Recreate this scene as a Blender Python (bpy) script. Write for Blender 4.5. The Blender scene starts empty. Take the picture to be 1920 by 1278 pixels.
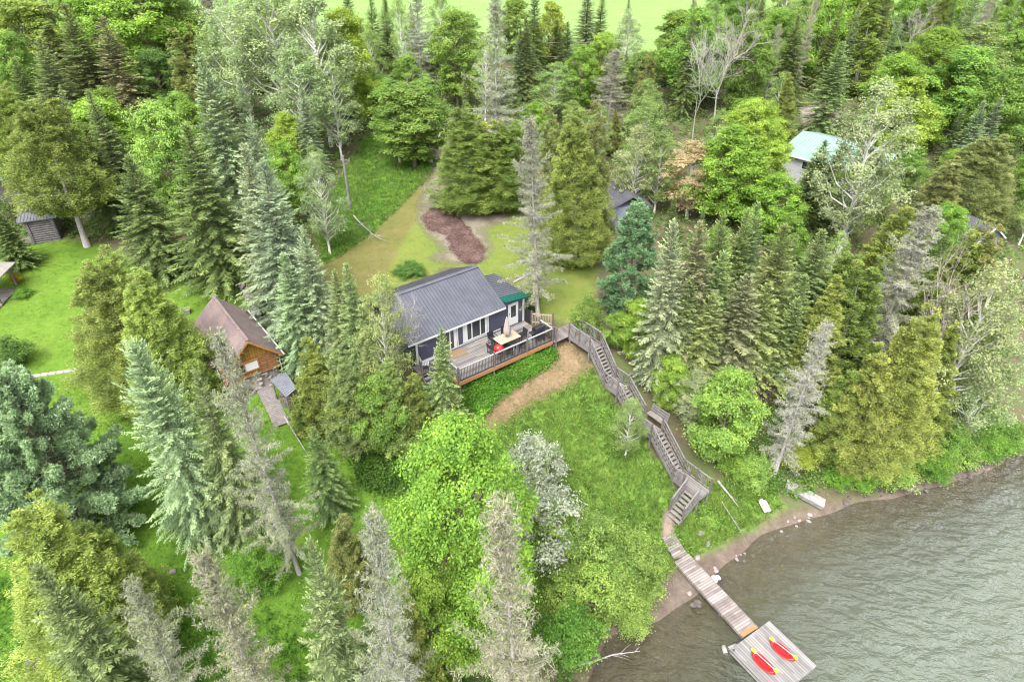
import bpy, math, random
import numpy as np
from mathutils import Vector, Matrix

S = bpy.context.scene
COL = S.collection
R = math.radians
rng = np.random.default_rng(7)
random.seed(7)

# ---------------------------------------------------------------- camera, sky, sun, exposure
CAM_H, PITCH, HFOV = 33.0, 34.5, 73.7
cam_d = bpy.data.cameras.new('camera'); cam = bpy.data.objects.new('camera', cam_d); COL.objects.link(cam)
cam.location = (0, 0, CAM_H); cam.rotation_euler = (R(90 - PITCH), 0, 0)
cam_d.sensor_fit = 'HORIZONTAL'; cam_d.angle = R(HFOV); cam_d.clip_end = 3000
S.camera = cam

SUN_EL, SUN_AZ = 58.0, 200.0          # azimuth clockwise from +Y: the light comes over the viewer's right shoulder
world = bpy.data.worlds.new('World'); S.world = world; world.use_nodes = True
wn = world.node_tree.nodes; wl = world.node_tree.links
sky = wn.new('ShaderNodeTexSky'); sky.sky_type = 'NISHITA'; sky.sun_disc = False
sky.sun_elevation = R(SUN_EL); sky.sun_rotation = R(SUN_AZ); sky.dust_density = 4.0; sky.air_density = 1.0
hs = wn.new('ShaderNodeHueSaturation'); hs.inputs['Saturation'].default_value = 0.12   # overcast: a grey-white sky
wl.new(sky.outputs[0], hs.inputs['Color'])
wl.new(hs.outputs[0], wn['Background'].inputs['Color']); wn['Background'].inputs['Strength'].default_value = 0.15
sun_d = bpy.data.lights.new('sun', 'SUN'); sun = bpy.data.objects.new('sun', sun_d); COL.objects.link(sun)
sun_d.energy = 1.1; sun_d.angle = R(35); sun_d.color = (1.0, 0.96, 0.90)
sd = Vector((math.sin(R(SUN_AZ)) * math.cos(R(SUN_EL)), math.cos(R(SUN_AZ)) * math.cos(R(SUN_EL)), math.sin(R(SUN_EL))))
sun.rotation_euler = sd.to_track_quat('Z', 'Y').to_euler(); sun.location = (20, -20, 80)
S.view_settings.view_transform = 'Standard'; S.view_settings.look = 'None'
S.view_settings.gamma = 1.0; S.view_settings.exposure = 1.95
S.render.engine = 'CYCLES'
S.cycles.use_denoising = True; S.cycles.denoising_input_passes = 'RGB_ALBEDO_NORMAL'; S.cycles.denoising_prefilter = 'ACCURATE'
S.cycles.filter_width = 1.05
S.cycles.max_bounces = 7; S.cycles.diffuse_bounces = 5; S.cycles.glossy_bounces = 2; S.cycles.transmission_bounces = 4
S.cycles.transparent_max_bounces = 8; S.cycles.caustics_reflective = False; S.cycles.caustics_refractive = False

# ---------------------------------------------------------------- where things stand
FPX = 960 / math.tan(R(HFOV / 2))
FW = np.array([0, math.cos(R(PITCH)), -math.sin(R(PITCH))]); UPV = np.array([0, math.sin(R(PITCH)), math.cos(R(PITCH))])
CP = np.array([0, 0, CAM_H])
def ray(x, y): return FW + np.array([1., 0, 0]) * (x - 960) / FPX - UPV * (y - 639) / FPX
def proj(P):
    v = np.asarray(P, float) - CP; d = v @ FW
    return 960 + FPX * v[0] / d, 639 - FPX * (v @ UPV) / d

# terrain: thin-plate surface through surveyed heights
HU = np.array([0.79702, 0.60395]); HV = np.array([0.60395, -0.79702]); HO = np.array([2.69, 37.39])   # house axes: along the deck, towards the lake
def hw(u, v): return tuple(HO + HU * u + HV * v)
CTRL = [(*hw(-9, -9), 7.1), (*hw(0, -9), 7.1), (*hw(-4, -4), 6.95), (*hw(0, -3.2), 6.9), (*hw(-9, -3), 6.5), (*hw(0, .4), 6.35), (*hw(-7.4, .4), 6.0),
 (*hw(.5, 2), 6.0), (*hw(-7, 2.6), 5.6), (5.3, 36.6, 6.2), (6.8, 34.8, 4.7), (8.9, 32.6, 3.3), (10.8, 30, 1.45), (9.8, 28.1, .72), (9.2, 26.8, .48),
 (2, 30, 3.9), (4, 25, 1.7), (-3, 27, 3.0), (-8, 30, 4.5), (-6, 24, 2.5), (0, 20, .9), (-17, 37, 5.5), (-14, 33, 4.7), (-20, 30, 4.4), (-30, 38, 6.0),
 (-24, 24, 3.2), (-15, 22, 2.7), (-10, 18, 1.3), (-22, 16, 2.1), (-32, 20, 3.0), (0, 14.5, -.05), (-10, 11, 0), (-25, 9, 0), (-40, 8, 0), (-80, 8, 0),
 (-35, 50, 7), (-60, 60, 8), (-13, 61, 8.0), (0, 60, 7.8), (0, 80, 9.3), (0, 105, 11), (-30, 80, 9.5), (30, 80, 9.3), (-60, 100, 11), (60, 100, 11),
 (0, 150, 12.5), (-100, 150, 13), (100, 150, 13), (0, 400, 20), (-400, 400, 22), (400, 400, 22), (-400, 100, 14), (300, 150, 14), (0, 900, 30),
 (17, 33, 2.2), (20, 36, 4.4), (22, 42, 6.3), (28, 36, 2.8), (32, 42, 5.8), (45, 46, 5.6), (12, 37, 5.0), (12, 42, 6.5), (9, 40, 6.75), (20, 60, 7.5), (40, 65, 8),
 (35.2, 34.2, 0), (31.3, 32.6, 0), (25.4, 30.7, 0), (21.6, 29.8, 0), (19.4, 28.9, 0), (16.3, 27.9, 0), (14.2, 26.5, 0), (12.3, 25, 0), (11.5, 24.2, 0), (9.6, 22.7, 0),
 (8.3, 22.1, 0), (6.8, 21.4, 0), (4.7, 20.3, 0), (3.6, 17.6, 0), (45, 37, 0), (60, 41, 0), (100, 50, 0), (70, 60, 7), (200, 70, 0), (200, 120, 10),
 (12, 22, -.6), (16, 24, -.8), (15, 19, -1.5), (10, 18, -.8), (7, 17, -.45), (25, 27, -1.1), (30, 20, -3.5), (20, 10, -3.5), (10, 10, -2), (0, 5, -2),
 (-20, 0, -2.5), (60, 20, -5), (60, -50, -7), (0, -50, -6), (-60, -50, -6), (400, -100, -9), (-400, -100, -8), (0, -400, -12), (400, 0, -5), (-400, 20, 1)]
CT = np.array(CTRL); CN = len(CT); SC = 20.0
def _phi(r2): return 0.5 * r2 * np.log(np.maximum(r2, 1e-12))
_P = CT[:, :2] / SC
_A = np.zeros((CN + 3, CN + 3)); _A[:CN, :CN] = _phi(((_P[:, None] - _P[None]) ** 2).sum(-1)) + np.eye(CN) * 2e-3
_A[:CN, CN] = 1; _A[:CN, CN + 1:] = _P; _A[CN, :CN] = 1; _A[CN + 1:, :CN] = _P.T
_W = np.linalg.solve(_A, np.r_[CT[:, 2], 0, 0, 0])
def zt(x, y):
    p = np.stack([np.ravel(np.asarray(x, float)), np.ravel(np.asarray(y, float))], 1) / SC
    out = np.empty(len(p))
    for i in range(0, len(p), 20000):
        q = p[i:i + 20000]
        out[i:i + 20000] = _phi(((q[:, None] - _P[None]) ** 2).sum(-1)) @ _W[:CN] + _W[CN] + q @ _W[CN + 1:]
    out = out + 0.05 * np.sin(p[:, 0] * SC * 1.3 + 1) * np.sin(p[:, 1] * SC * 1.1)
    return out.reshape(np.shape(x)) if np.shape(x) else float(out[0])
def ground_at(px, py):
    """point of the terrain seen at photo pixel (px, py)"""
    d = ray(px, py); z = 6.0
    for _ in range(40):
        t = (z - CAM_H) / d[2]; p = CP + d * t; z = 0.5 * z + 0.5 * zt(p[0], p[1])
    return p[0], p[1], zt(p[0], p[1])
def at(px, py, z):
    d = ray(px, py); return CP + d * ((z - CAM_H) / d[2])

# ---------------------------------------------------------------- object helpers
def tag(o, label=None, cat=None, group=None, kind=None):
    if label: o['label'] = label
    if cat: o['category'] = cat
    if group: o['group'] = group
    if kind: o['kind'] = kind
    return o
def thing(name, label, cat, loc=(0, 0, 0), rz=0.0, group=None):
    o = bpy.data.objects.new(name, None); COL.objects.link(o); o.empty_display_size = .3
    o.location = loc; o.rotation_euler = (0, 0, rz)
    return tag(o, label, cat, group)
class MB:
    """collects simple shapes into one mesh"""
    def __init__(s): s.v = []; s.f = []; s.m = []
    def add(s, vs, fs, m=0):
        b = len(s.v); s.v.extend([tuple(map(float, p)) for p in vs]); s.f.extend([tuple(b + i for i in f) for f in fs]); s.m.extend([m] * len(fs)); return s
    def box(s, x0, x1, y0, y1, z0, z1, m=0):
        return s.add([(x0, y0, z0), (x1, y0, z0), (x1, y1, z0), (x0, y1, z0), (x0, y0, z1), (x1, y0, z1), (x1, y1, z1), (x0, y1, z1)],
                     [(3, 2, 1, 0), (4, 5, 6, 7), (0, 1, 5, 4), (1, 2, 6, 5), (2, 3, 7, 6), (3, 0, 4, 7)], m)
    def bar(s, a, b, w, h=None, m=0, up=(0, 0, 1)):
        h = w if h is None else h
        a = Vector(a); b = Vector(b); d = (b - a).normalized(); u = Vector(up)
        if abs(d.dot(u)) > .98: u = Vector((1, 0, 0))
        r = d.cross(u).normalized() * (w / 2); t = r.cross(d).normalized() * (h / 2)
        vs = [a - r - t, a + r - t, a + r + t, a - r + t, b - r - t, b + r - t, b + r + t, b - r + t]
        return s.add(vs, [(3, 2, 1, 0), (4, 5, 6, 7), (0, 1, 5, 4), (1, 2, 6, 5), (2, 3, 7, 6), (3, 0, 4, 7)], m)
    def tube(s, pts, rad, n=7, m=0, cap=True):
        pts = [Vector(p) for p in pts]
        if not hasattr(rad, '__len__'): rad = [rad] * len(pts)
        vs = []; fs = []
        for i, p in enumerate(pts):
            d = (pts[min(i + 1, len(pts) - 1)] - pts[max(i - 1, 0)]).normalized()
            u = Vector((0, 0, 1)) if abs(d.z) < .95 else Vector((1, 0, 0))
            a = d.cross(u).normalized(); b = d.cross(a)
            for k in range(n):
                an = 2 * math.pi * k / n
                vs.append(p + (a * math.cos(an) + b * math.sin(an)) * rad[i])
        for i in range(len(pts) - 1):
            for k in range(n): fs.append((i * n + k, i * n + (k + 1) % n, (i + 1) * n + (k + 1) % n, (i + 1) * n + k))
        if cap: fs.append(tuple(range(n))); fs.append(tuple((len(pts) - 1) * n + k for k in reversed(range(n))))
        return s.add(vs, fs, m)
    def lathe(s, prof, n=20, m=0, c=(0, 0, 0)):
        vs = []; fs = []
        for r, z in prof:
            for k in range(n):
                a = 2 * math.pi * k / n; vs.append((c[0] + r * math.cos(a), c[1] + r * math.sin(a), c[2] + z))
        for i in range(len(prof) - 1):
            for k in range(n): fs.append((i * n + k, i * n + (k + 1) % n, (i + 1) * n + (k + 1) % n, (i + 1) * n + k))
        fs.append(tuple(reversed(range(n)))); fs.append(tuple((len(prof) - 1) * n + k for k in range(n)))
        return s.add(vs, fs, m)
    def slab(s, quad, th, m=0):
        """a sloping plate: four top corners, thickness straight down"""
        q = [Vector(p) for p in quad]; lo = [p - Vector((0, 0, th)) for p in q]
        return s.add(q + lo, [(0, 1, 2, 3), (7, 6, 5, 4), (0, 4, 5, 1), (1, 5, 6, 2), (2, 6, 7, 3), (3, 7, 4, 0)], m)
    def build(s, name, mat, parent=None, smooth=False, bevel=0):
        me = bpy.data.meshes.new(name); me.from_pydata(s.v, [], s.f)
        for m in (mat if isinstance(mat, (list, tuple)) else [mat]): me.materials.append(m)
        me.polygons.foreach_set('material_index', s.m)
        if smooth: me.polygons.foreach_set('use_smooth', [True] * len(s.f))
        me.validate(); me.update()
        o = bpy.data.objects.new(name, me); COL.objects.link(o); o.parent = parent
        if bevel:
            b = o.modifiers.new('bevel', 'BEVEL'); b.width = bevel; b.segments = 2; b.limit_method = 'ANGLE'
        return o
def copy_tree(o, parent=None):
    c = o.copy(); COL.objects.link(c); c.parent = parent
    for ch in list(o.children): copy_tree(ch, c)
    return c

# ---------------------------------------------------------------- materials
def new_mat(name):
    m = bpy.data.materials.new(name); m.use_nodes = True
    nt = m.node_tree; return m, nt, nt.nodes, nt.links, nt.nodes['Principled BSDF']
def noise(n, l, vec, scale, detail=4, rough=.55, dist=0):
    t = n.new('ShaderNodeTexNoise'); t.inputs['Scale'].default_value = scale; t.inputs['Detail'].default_value = detail
    t.inputs['Roughness'].default_value = rough; t.inputs['Distortion'].default_value = dist
    if vec is not None: l.new(vec, t.inputs['Vector'])
    return t
def ramp(n, l, src, stops):
    r = n.new('ShaderNodeValToRGB'); e = r.color_ramp.elements
    while len(e) < len(stops): e.new(.5)
    for k, (p, c) in enumerate(stops):
        e[k].position = p; e[k].color = (*c, 1) if len(c) == 3 else c
    l.new(src, r.inputs['Fac']); return r
def mixc(n, l, fac, a, b, mode='MIX'):
    m = n.new('ShaderNodeMix'); m.data_type = 'RGBA'; m.blend_type = mode
    for key, v in ((0, fac), (6, a), (7, b)):
        if hasattr(v, 'is_linked') or hasattr(v, 'links'): l.new(v, m.inputs[key])
        else: m.inputs[key].default_value = v if key == 0 else (*v[:3], 1)
    return m.outputs[2]
def bump(n, l, bs, src, st=.3, d=.02):
    b = n.new('ShaderNodeBump'); b.inputs['Strength'].default_value = st; b.inputs['Distance'].default_value = d
    l.new(src, b.inputs['Height']); l.new(b.outputs[0], bs.inputs['Normal']); return b
def mapping(n, l, coord='Object', scale=(1, 1, 1), rot=(0, 0, 0)):
    tc = n.new('ShaderNodeTexCoord'); mp = n.new('ShaderNodeMapping'); mp.inputs['Scale'].default_value = scale; mp.inputs['Rotation'].default_value = rot
    l.new(tc.outputs[coord], mp.inputs['Vector']); return mp.outputs[0]
def plain(name, col, rough=.6, metal=0, var=.25, scale=6, spec=.4, bmp=.15):
    """weathered single-colour surface: two noise octaves break it up"""
    m, nt, n, l, b = new_mat(name)
    v = mapping(n, l); t = noise(n, l, v, scale, 6, .65)
    c = Vector(col) * .71
    r = ramp(n, l, t.outputs['Fac'], [(.3, tuple(c * (1 - var))), (.7, tuple(c * (1 + var)))])
    l.new(r.outputs[0], b.inputs['Base Color']); b.inputs['Roughness'].default_value = rough; b.inputs['Metallic'].default_value = metal
    b.inputs['Specular IOR Level'].default_value = spec
    if bmp: bump(n, l, b, t.outputs['Fac'], bmp, .01)
    return m
def planks(name, cols, width=.14, axis=0, rough=.75, length=2.4):
    """boards: joints every «width» along local axis 0 (x) or 1 (y), each board its own tone, grain and stains"""
    m, nt, n, l, b = new_mat(name)
    tc = n.new('ShaderNodeTexCoord'); sx = n.new('ShaderNodeSeparateXYZ'); l.new(tc.outputs['Object'], sx.inputs[0])
    dv = n.new('ShaderNodeMath'); dv.operation = 'DIVIDE'; dv.inputs[1].default_value = width; l.new(sx.outputs[axis], dv.inputs[0])
    fl = n.new('ShaderNodeMath'); fl.operation = 'FLOOR'; l.new(dv.outputs[0], fl.inputs[0])
    fr = n.new('ShaderNodeMath'); fr.operation = 'FRACT'; l.new(dv.outputs[0], fr.inputs[0])
    ln = n.new('ShaderNodeMath'); ln.operation = 'DIVIDE'; ln.inputs[1].default_value = length; l.new(sx.outputs[1 - axis], ln.inputs[0])
    fo = n.new('ShaderNodeMath'); fo.operation = 'MULTIPLY_ADD'; l.new(fl.outputs[0], fo.inputs[0]); fo.inputs[1].default_value = .37; l.new(ln.outputs[0], fo.inputs[2])
    f2 = n.new('ShaderNodeMath'); f2.operation = 'FLOOR'; l.new(fo.outputs[0], f2.inputs[0])
    cb = n.new('ShaderNodeCombineXYZ'); l.new(fl.outputs[0], cb.inputs[0]); l.new(f2.outputs[0], cb.inputs[1])
    wn_ = n.new('ShaderNodeTexWhiteNoise'); wn_.noise_dimensions = '3D'; l.new(cb.outputs[0], wn_.inputs['Vector'])
    mp = n.new('ShaderNodeMapping'); mp.inputs['Scale'].default_value = (1.0, 9, 4) if axis == 1 else (9, 1.0, 4); l.new(tc.outputs['Object'], mp.inputs[0])
    g = noise(n, l, mp.outputs[0], 3, 6, .7); st = noise(n, l, tc.outputs['Object'], 1.1, 4, .6)
    ad = n.new('ShaderNodeMath'); ad.operation = 'MULTIPLY_ADD'; l.new(wn_.outputs['Value'], ad.inputs[0]); ad.inputs[1].default_value = .45
    m2 = n.new('ShaderNodeMath'); m2.operation = 'MULTIPLY_ADD'; l.new(g.outputs['Fac'], m2.inputs[0]); m2.inputs[1].default_value = .6; m2.inputs[2].default_value = -.25
    m3 = n.new('ShaderNodeMath'); m3.operation = 'MULTIPLY_ADD'; l.new(st.outputs['Fac'], m3.inputs[0]); m3.inputs[1].default_value = .6; l.new(m2.outputs[0], m3.inputs[2])
    l.new(m3.outputs[0], ad.inputs[2])
    cols = [tuple(x * .71 for x in c_) for c_ in cols]
    r = ramp(n, l, ad.outputs[0], [(.15, cols[0]), (.5, cols[1]), (.85, cols[2])])
    gap = n.new('ShaderNodeMath'); gap.operation = 'LESS_THAN'; gap.inputs[1].default_value = .09; l.new(fr.outputs[0], gap.inputs[0])
    c = mixc(n, l, gap.outputs[0], r.outputs[0], tuple(x * .22 for x in cols[0]))
    l.new(c, b.inputs['Base Color']); b.inputs['Roughness'].default_value = rough; b.inputs['Specular IOR Level'].default_value = .25
    bump(n, l, b, ad.outputs[0], .25, .01)
    return m
def foliage(name, trans=.3, rough=.55):
    """leaves: the object's own colour, varied leaf by leaf through the mesh attribute «tint»"""
    m, nt, n, l, b = new_mat(name)
    oi = n.new('ShaderNodeObjectInfo'); at_ = n.new('ShaderNodeAttribute'); at_.attribute_name = 'tint'
    hsv = n.new('ShaderNodeHueSaturation')
    mv = n.new('ShaderNodeMapRange'); l.new(at_.outputs['Fac'], mv.inputs[0]); mv.inputs[3].default_value = .45; mv.inputs[4].default_value = 1.6
    mh = n.new('ShaderNodeMapRange'); l.new(at_.outputs['Fac'], mh.inputs[0]); mh.inputs[3].default_value = .512; mh.inputs[4].default_value = .490
    l.new(mv.outputs[0], hsv.inputs['Value']); l.new(mh.outputs[0], hsv.inputs['Hue']); l.new(oi.outputs['Color'], hsv.inputs['Color'])
    # older and younger growth in patches through the crown, different on every tree
    tc = n.new('ShaderNodeTexCoord'); sv = n.new('ShaderNodeVectorMath'); sv.operation = 'MULTIPLY_ADD'; cb = n.new('ShaderNodeCombineXYZ'); l.new(oi.outputs['Random'], cb.inputs[2])
    l.new(cb.outputs[0], sv.inputs[0]); sv.inputs[1].default_value = (0, 0, 60); l.new(tc.outputs['Object'], sv.inputs[2])
    pt = noise(n, l, sv.outputs[0], .9, 3, .6); h2 = n.new('ShaderNodeHueSaturation'); l.new(hsv.outputs[0], h2.inputs['Color'])
    pv = n.new('ShaderNodeMapRange'); l.new(pt.outputs['Fac'], pv.inputs[0]); pv.inputs[1].default_value = .3; pv.inputs[2].default_value = .7; pv.inputs[3].default_value = .72; pv.inputs[4].default_value = 1.25; l.new(pv.outputs[0], h2.inputs['Value'])
    ph = n.new('ShaderNodeMapRange'); l.new(pt.outputs['Fac'], ph.inputs[0]); ph.inputs[1].default_value = .3; ph.inputs[2].default_value = .7; ph.inputs[3].default_value = .512; ph.inputs[4].default_value = .488; l.new(ph.outputs[0], h2.inputs['Hue'])
    h2.inputs['Saturation'].default_value = .98
    l.new(h2.outputs[0], b.inputs['Base Color']); b.inputs['Roughness'].default_value = rough; b.inputs['Specular IOR Level'].default_value = .16
    tr = n.new('ShaderNodeBsdfTranslucent'); l.new(h2.outputs[0], tr.inputs['Color'])
    mx = n.new('ShaderNodeMixShader'); mx.inputs[0].default_value = trans
    l.new(b.outputs[0], mx.inputs[1]); l.new(tr.outputs[0], mx.inputs[2]); l.new(mx.outputs[0], nt.nodes['Material Output'].inputs[0])
    return m
def bark(name, c0, c1, sc=(6, 6, 1.2)):
    m, nt, n, l, b = new_mat(name)
    t = noise(n, l, mapping(n, l, 'Object', sc), 3, 6, .7)
    r = ramp(n, l, t.outputs['Fac'], [(.35, c0), (.65, c1)])
    l.new(r.outputs[0], b.inputs['Base Color']); b.inputs['Roughness'].default_value = .9; bump(n, l, b, t.outputs['Fac'], .5, .03)
    return m
M = {}
M['leaf'] = foliage('leaf', .5); M['needle'] = foliage('needle', .42, .65); M['twig'] = foliage('grey_twig', .0, .9)
M['bark'] = bark('grey_brown_bark', (.10, .075, .055), (.26, .22, .18)); M['bark_grey'] = bark('weathered_grey_bark', (.2, .18, .17), (.38, .35, .33))
M['bark_birch'] = bark('birch_bark', (.25, .24, .22), (.75, .73, .69), (2, 2, 9))
M['grey_wood'] = plain('weathered_grey_wood', (.215, .20, .20), .85, var=.35, scale=4)
M['deck'] = planks('deck_boards', ((.11, .095, .09), (.21, .19, .18), (.32, .30, .29)), .14, 1)
M['tread'] = plain('weathered_tread', (.24, .215, .205), .85, var=.3, scale=5)
M['walk'] = planks('walkway_boards', ((.12, .105, .10), (.22, .195, .185), (.32, .295, .285)), .16, 0)
M['dock'] = planks('dock_boards', ((.11, .10, .10), (.24, .225, .22), (.35, .335, .325)), .145, 0)
M['gang'] = planks('gangway_boards', ((.12, .095, .088), (.27, .23, .215), (.40, .36, .34)), .15, 0)
M['orange_wood'] = plain('new_cedar_board', (.40, .19, .085), .7, var=.2)
M['white'] = plain('white_paint', (.66, .66, .66), .5, var=.06); M['navy'] = plain('navy_siding_paint', (.06, .066, .105), .6, var=.12)
M['black'] = plain('black_metal', (.025, .025, .03), .45, var=.2); M['black_rail'] = plain('dark_baluster', (.05, .05, .055), .5)
M['rail_top'] = plain('pale_rail_cap', (.36, .345, .35), .6, var=.15); M['post'] = plain('brown_grey_post', (.17, .14, .13), .8, var=.3)
M['tan'] = plain('tan_stone_top', (.42, .34, .25), .6, var=.1); M['beige'] = plain('beige_canvas', (.42, .36, .34), .9, var=.12, scale=14)
M['red'] = plain('red_plastic', (.52, .018, .022), .35, var=.1); M['red_enamel'] = plain('red_enamel', (.6, .025, .02), .25, var=.08)
M['yellow'] = plain('yellow_plastic', (.85, .68, .02), .4, var=.08)
M['stone'] = plain('field_stone', (.34, .30, .29), .9, var=.4, scale=3, bmp=.6); M['slab'] = plain('grey_paving_slab', (.36, .32, .30), .9, var=.2, scale=3)
M['dark_stone'] = plain('dark_wet_stone', (.13, .105, .10), .8, var=.5, scale=3, bmp=.6)
M['pale_wood'] = plain('pale_driftwood', (.36, .335, .32), .9, var=.25, scale=5); M['straw_mat'] = plain('woven_mat', (.26, .17, .10), .9, var=.2, scale=30)
M['blue'] = plain('blue_plastic', (.03, .05, .22), .5)

# ---------------------------------------------------------------- the ground
def poly_px(pts): return np.array([ground_at(*p)[:2] for p in pts])
def sdist(X, Y, poly):
    """signed distance to a polygon, positive inside"""
    x = X.ravel(); y = Y.ravel(); d = np.full(x.shape, 1e9); ins = np.zeros(x.shape, bool); n = len(poly)
    for i in range(n):
        a = poly[i]; b = poly[(i + 1) % n]; e = b - a; L = e @ e + 1e-12
        t = np.clip(((x - a[0]) * e[0] + (y - a[1]) * e[1]) / L, 0, 1)
        d = np.minimum(d, (x - a[0] - t * e[0]) ** 2 + (y - a[1] - t * e[1]) ** 2)
        c = ((a[1] > y) != (b[1] > y))
        with np.errstate(divide='ignore', invalid='ignore'):
            ins ^= c & (x < (b[0] - a[0]) * (y - a[1]) / (b[1] - a[1]) + a[0])
    d = np.sqrt(d); return np.where(ins, d, -d).reshape(X.shape)
Z_LAWN = [poly_px(p) for p in (
    [(-40, 700), (-40, 480), (60, 455), (150, 450), (215, 470), (280, 520), (380, 520), (470, 540), (500, 570), (470, 640), (420, 720), (330, 760), (200, 800), (60, 810), (-40, 790)],   # clipped lawn on the left
    [(610, 495), (700, 440), (770, 370), (820, 315), (840, 300), (870, 370), (990, 395), (1060, 480), (1120, 500), (1110, 580), (1090, 610), (1000, 590), (960, 520), (840, 500), (700, 560), (620, 540)])]
Z_GRASS = [poly_px(p) for p in (
    [(-60, 790), (200, 690), (500, 690), (640, 830), (760, 860), (760, 1000), (720, 1150), (560, 1290), (-60, 1400)],
    [(600, 480), (590, 420), (640, 330), (690, 250), (770, 250), (830, 310), (770, 370), (700, 440), (610, 500)])]
Z_TALL = [poly_px(p) for p in (
    [(860, 730), (1040, 650), (1110, 690), (1260, 900), (1275, 960), (1330, 900), (1440, 900), (1470, 950), (1400, 1000), (1310, 1040), (1250, 1080), (1130, 1180), (950, 1200), (900, 1000), (900, 800)],)]
P_PATH = poly_px([(1030, 652), (1070, 640), (1104, 690), (1066, 722), (1010, 750), (965, 775), (930, 803), (896, 812), (880, 800), (878, 760), (920, 735), (960, 714), (1000, 698), (1026, 682)])
P_DRIVE = poly_px([(826, 300), (850, 330), (866, 372), (900, 396), (950, 402), (948, 412), (905, 430), (918, 468), (905, 486), (880, 496), (850, 492), (812, 484), (838, 470), (806, 440), (786, 410), (790, 370), (808, 330)])
P_DRIVE2 = poly_px([(815, 240), (850, 215), (846, 290), (842, 330), (815, 320)])
P_MULCH = poly_px([(806, 392), (840, 390), (862, 410), (888, 440), (910, 468), (900, 492), (872, 494), (848, 470), (836, 440), (806, 430), (792, 410)])
P_LANE = poly_px([(1500, 205), (1550, 190), (1575, 215), (1560, 245), (1520, 255), (1505, 245)])
P_MUD = np.array([(3, 14), (4.2, 20.2), (6.2, 22.4), (8.4, 23.7), (10.2, 25.3), (12.2, 26.0), (14.4, 27.4), (17, 28.8), (19.6, 29.4), (25, 30.9), (31, 32.8), (36, 34.4), (36, 32), (28, 28), (20, 25), (14, 21), (10, 17), (6, 14)])
P_FOOT = poly_px([(1240, 985), (1246, 960), (1268, 950), (1276, 962), (1262, 985), (1262, 1008), (1244, 1010)])
P_STRAW = poly_px([(600, 505), (700, 440), (760, 380), (800, 320), (808, 325), (796, 375), (770, 430), (740, 480), (720, 520), (690, 560), (620, 560)])
P_FIELD = np.array([(-35, 106), (-20, 101), (5, 103), (35, 108), (140, 130), (400, 400), (0, 900), (-400, 400), (-120, 130)])
P_NEAR = np.array([(-34, 12), (-60, 12), (-60, 60), (-30, 60), (-8, 66), (14, 62), (20, 46), (32, 40), (32, 33), (6, 18)])

def axis_grid(a, b, step, lo, hi, g=1.16):
    c = list(np.arange(a, b + 1e-6, step)); s = step; x = c[-1]; hi_ = []
    while x < hi: s *= g; x += s; hi_.append(x)
    s = step; x = a; lo_ = []
    while x > lo: s *= g; x -= s; lo_.append(x)
    return np.array(lo_[::-1] + c + hi_)
gx = axis_grid(-46, 46, .4, -700, 700); gy = axis_grid(8, 72, .4, -300, 900)
GX, GY = np.meshgrid(gx, gy); GZ = zt(GX, GY)
def grid_mesh(name, X, Y, Z, mats, attrs={}, keep=None, smooth=True):
    ny, nx = X.shape; idx = np.arange(nx * ny).reshape(ny, nx)
    q = np.stack([idx[:-1, :-1], idx[:-1, 1:], idx[1:, 1:], idx[1:, :-1]], -1).reshape(-1, 4)
    if keep is not None: q = q[keep.ravel()[q].any(1)]
    used = np.unique(q); re = np.full(nx * ny, -1); re[used] = np.arange(len(used)); q = re[q]
    co = np.stack([X.ravel(), Y.ravel(), Z.ravel()], 1)[used]
    me = quad_mesh(name, co, q, smooth)
    for k, v in attrs.items():
        a = me.attributes.new(k, 'FLOAT', 'POINT'); a.data.foreach_set('value', v.ravel()[used].astype(np.float32))
    me.materials.append(mats)
    o = bpy.data.objects.new(name, me); COL.objects.link(o); return o
def quad_mesh(name, co, q, smooth=False):
    me = bpy.data.meshes.new(name); n = len(q)
    me.vertices.add(len(co)); me.vertices.foreach_set('co', np.asarray(co, np.float32).ravel())
    me.loops.add(n * 4); me.loops.foreach_set('vertex_index', np.asarray(q, np.int32).ravel())
    me.polygons.add(n); me.polygons.foreach_set('loop_start', np.arange(0, n * 4, 4, dtype=np.int32))
    me.update(calc_edges=True)
    if smooth: me.polygons.foreach_set('use_smooth', np.ones(n, bool))
    return me
def zone(polys): return np.clip(np.max([sdist(GX, GY, p) for p in polys], 0), -3, 3)
m, nt, n, l, b = new_mat('ground')
geo = n.new('ShaderNodeNewGeometry'); P = geo.outputs['Position']
nb = noise(n, l, P, .35, 5, .6); nm = noise(n, l, P, 1.6, 5, .65); nf = noise(n, l, P, 4.5, 8, .78)
def zmask(attr, soft=.35, amp=1.6):
    a = n.new('ShaderNodeAttribute'); a.attribute_name = attr
    s = n.new('ShaderNodeMath'); s.operation = 'MULTIPLY_ADD'; l.new(nm.outputs['Fac'], s.inputs[0]); s.inputs[1].default_value = amp; s.inputs[2].default_value = -amp * .5
    t = n.new('ShaderNodeMath'); t.operation = 'ADD'; l.new(a.outputs['Fac'], t.inputs[0]); l.new(s.outputs[0], t.inputs[1])
    r = n.new('ShaderNodeMapRange'); r.inputs[1].default_value = -soft; r.inputs[2].default_value = soft; l.new(t.outputs[0], r.inputs[0]); return r.outputs[0]
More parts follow.
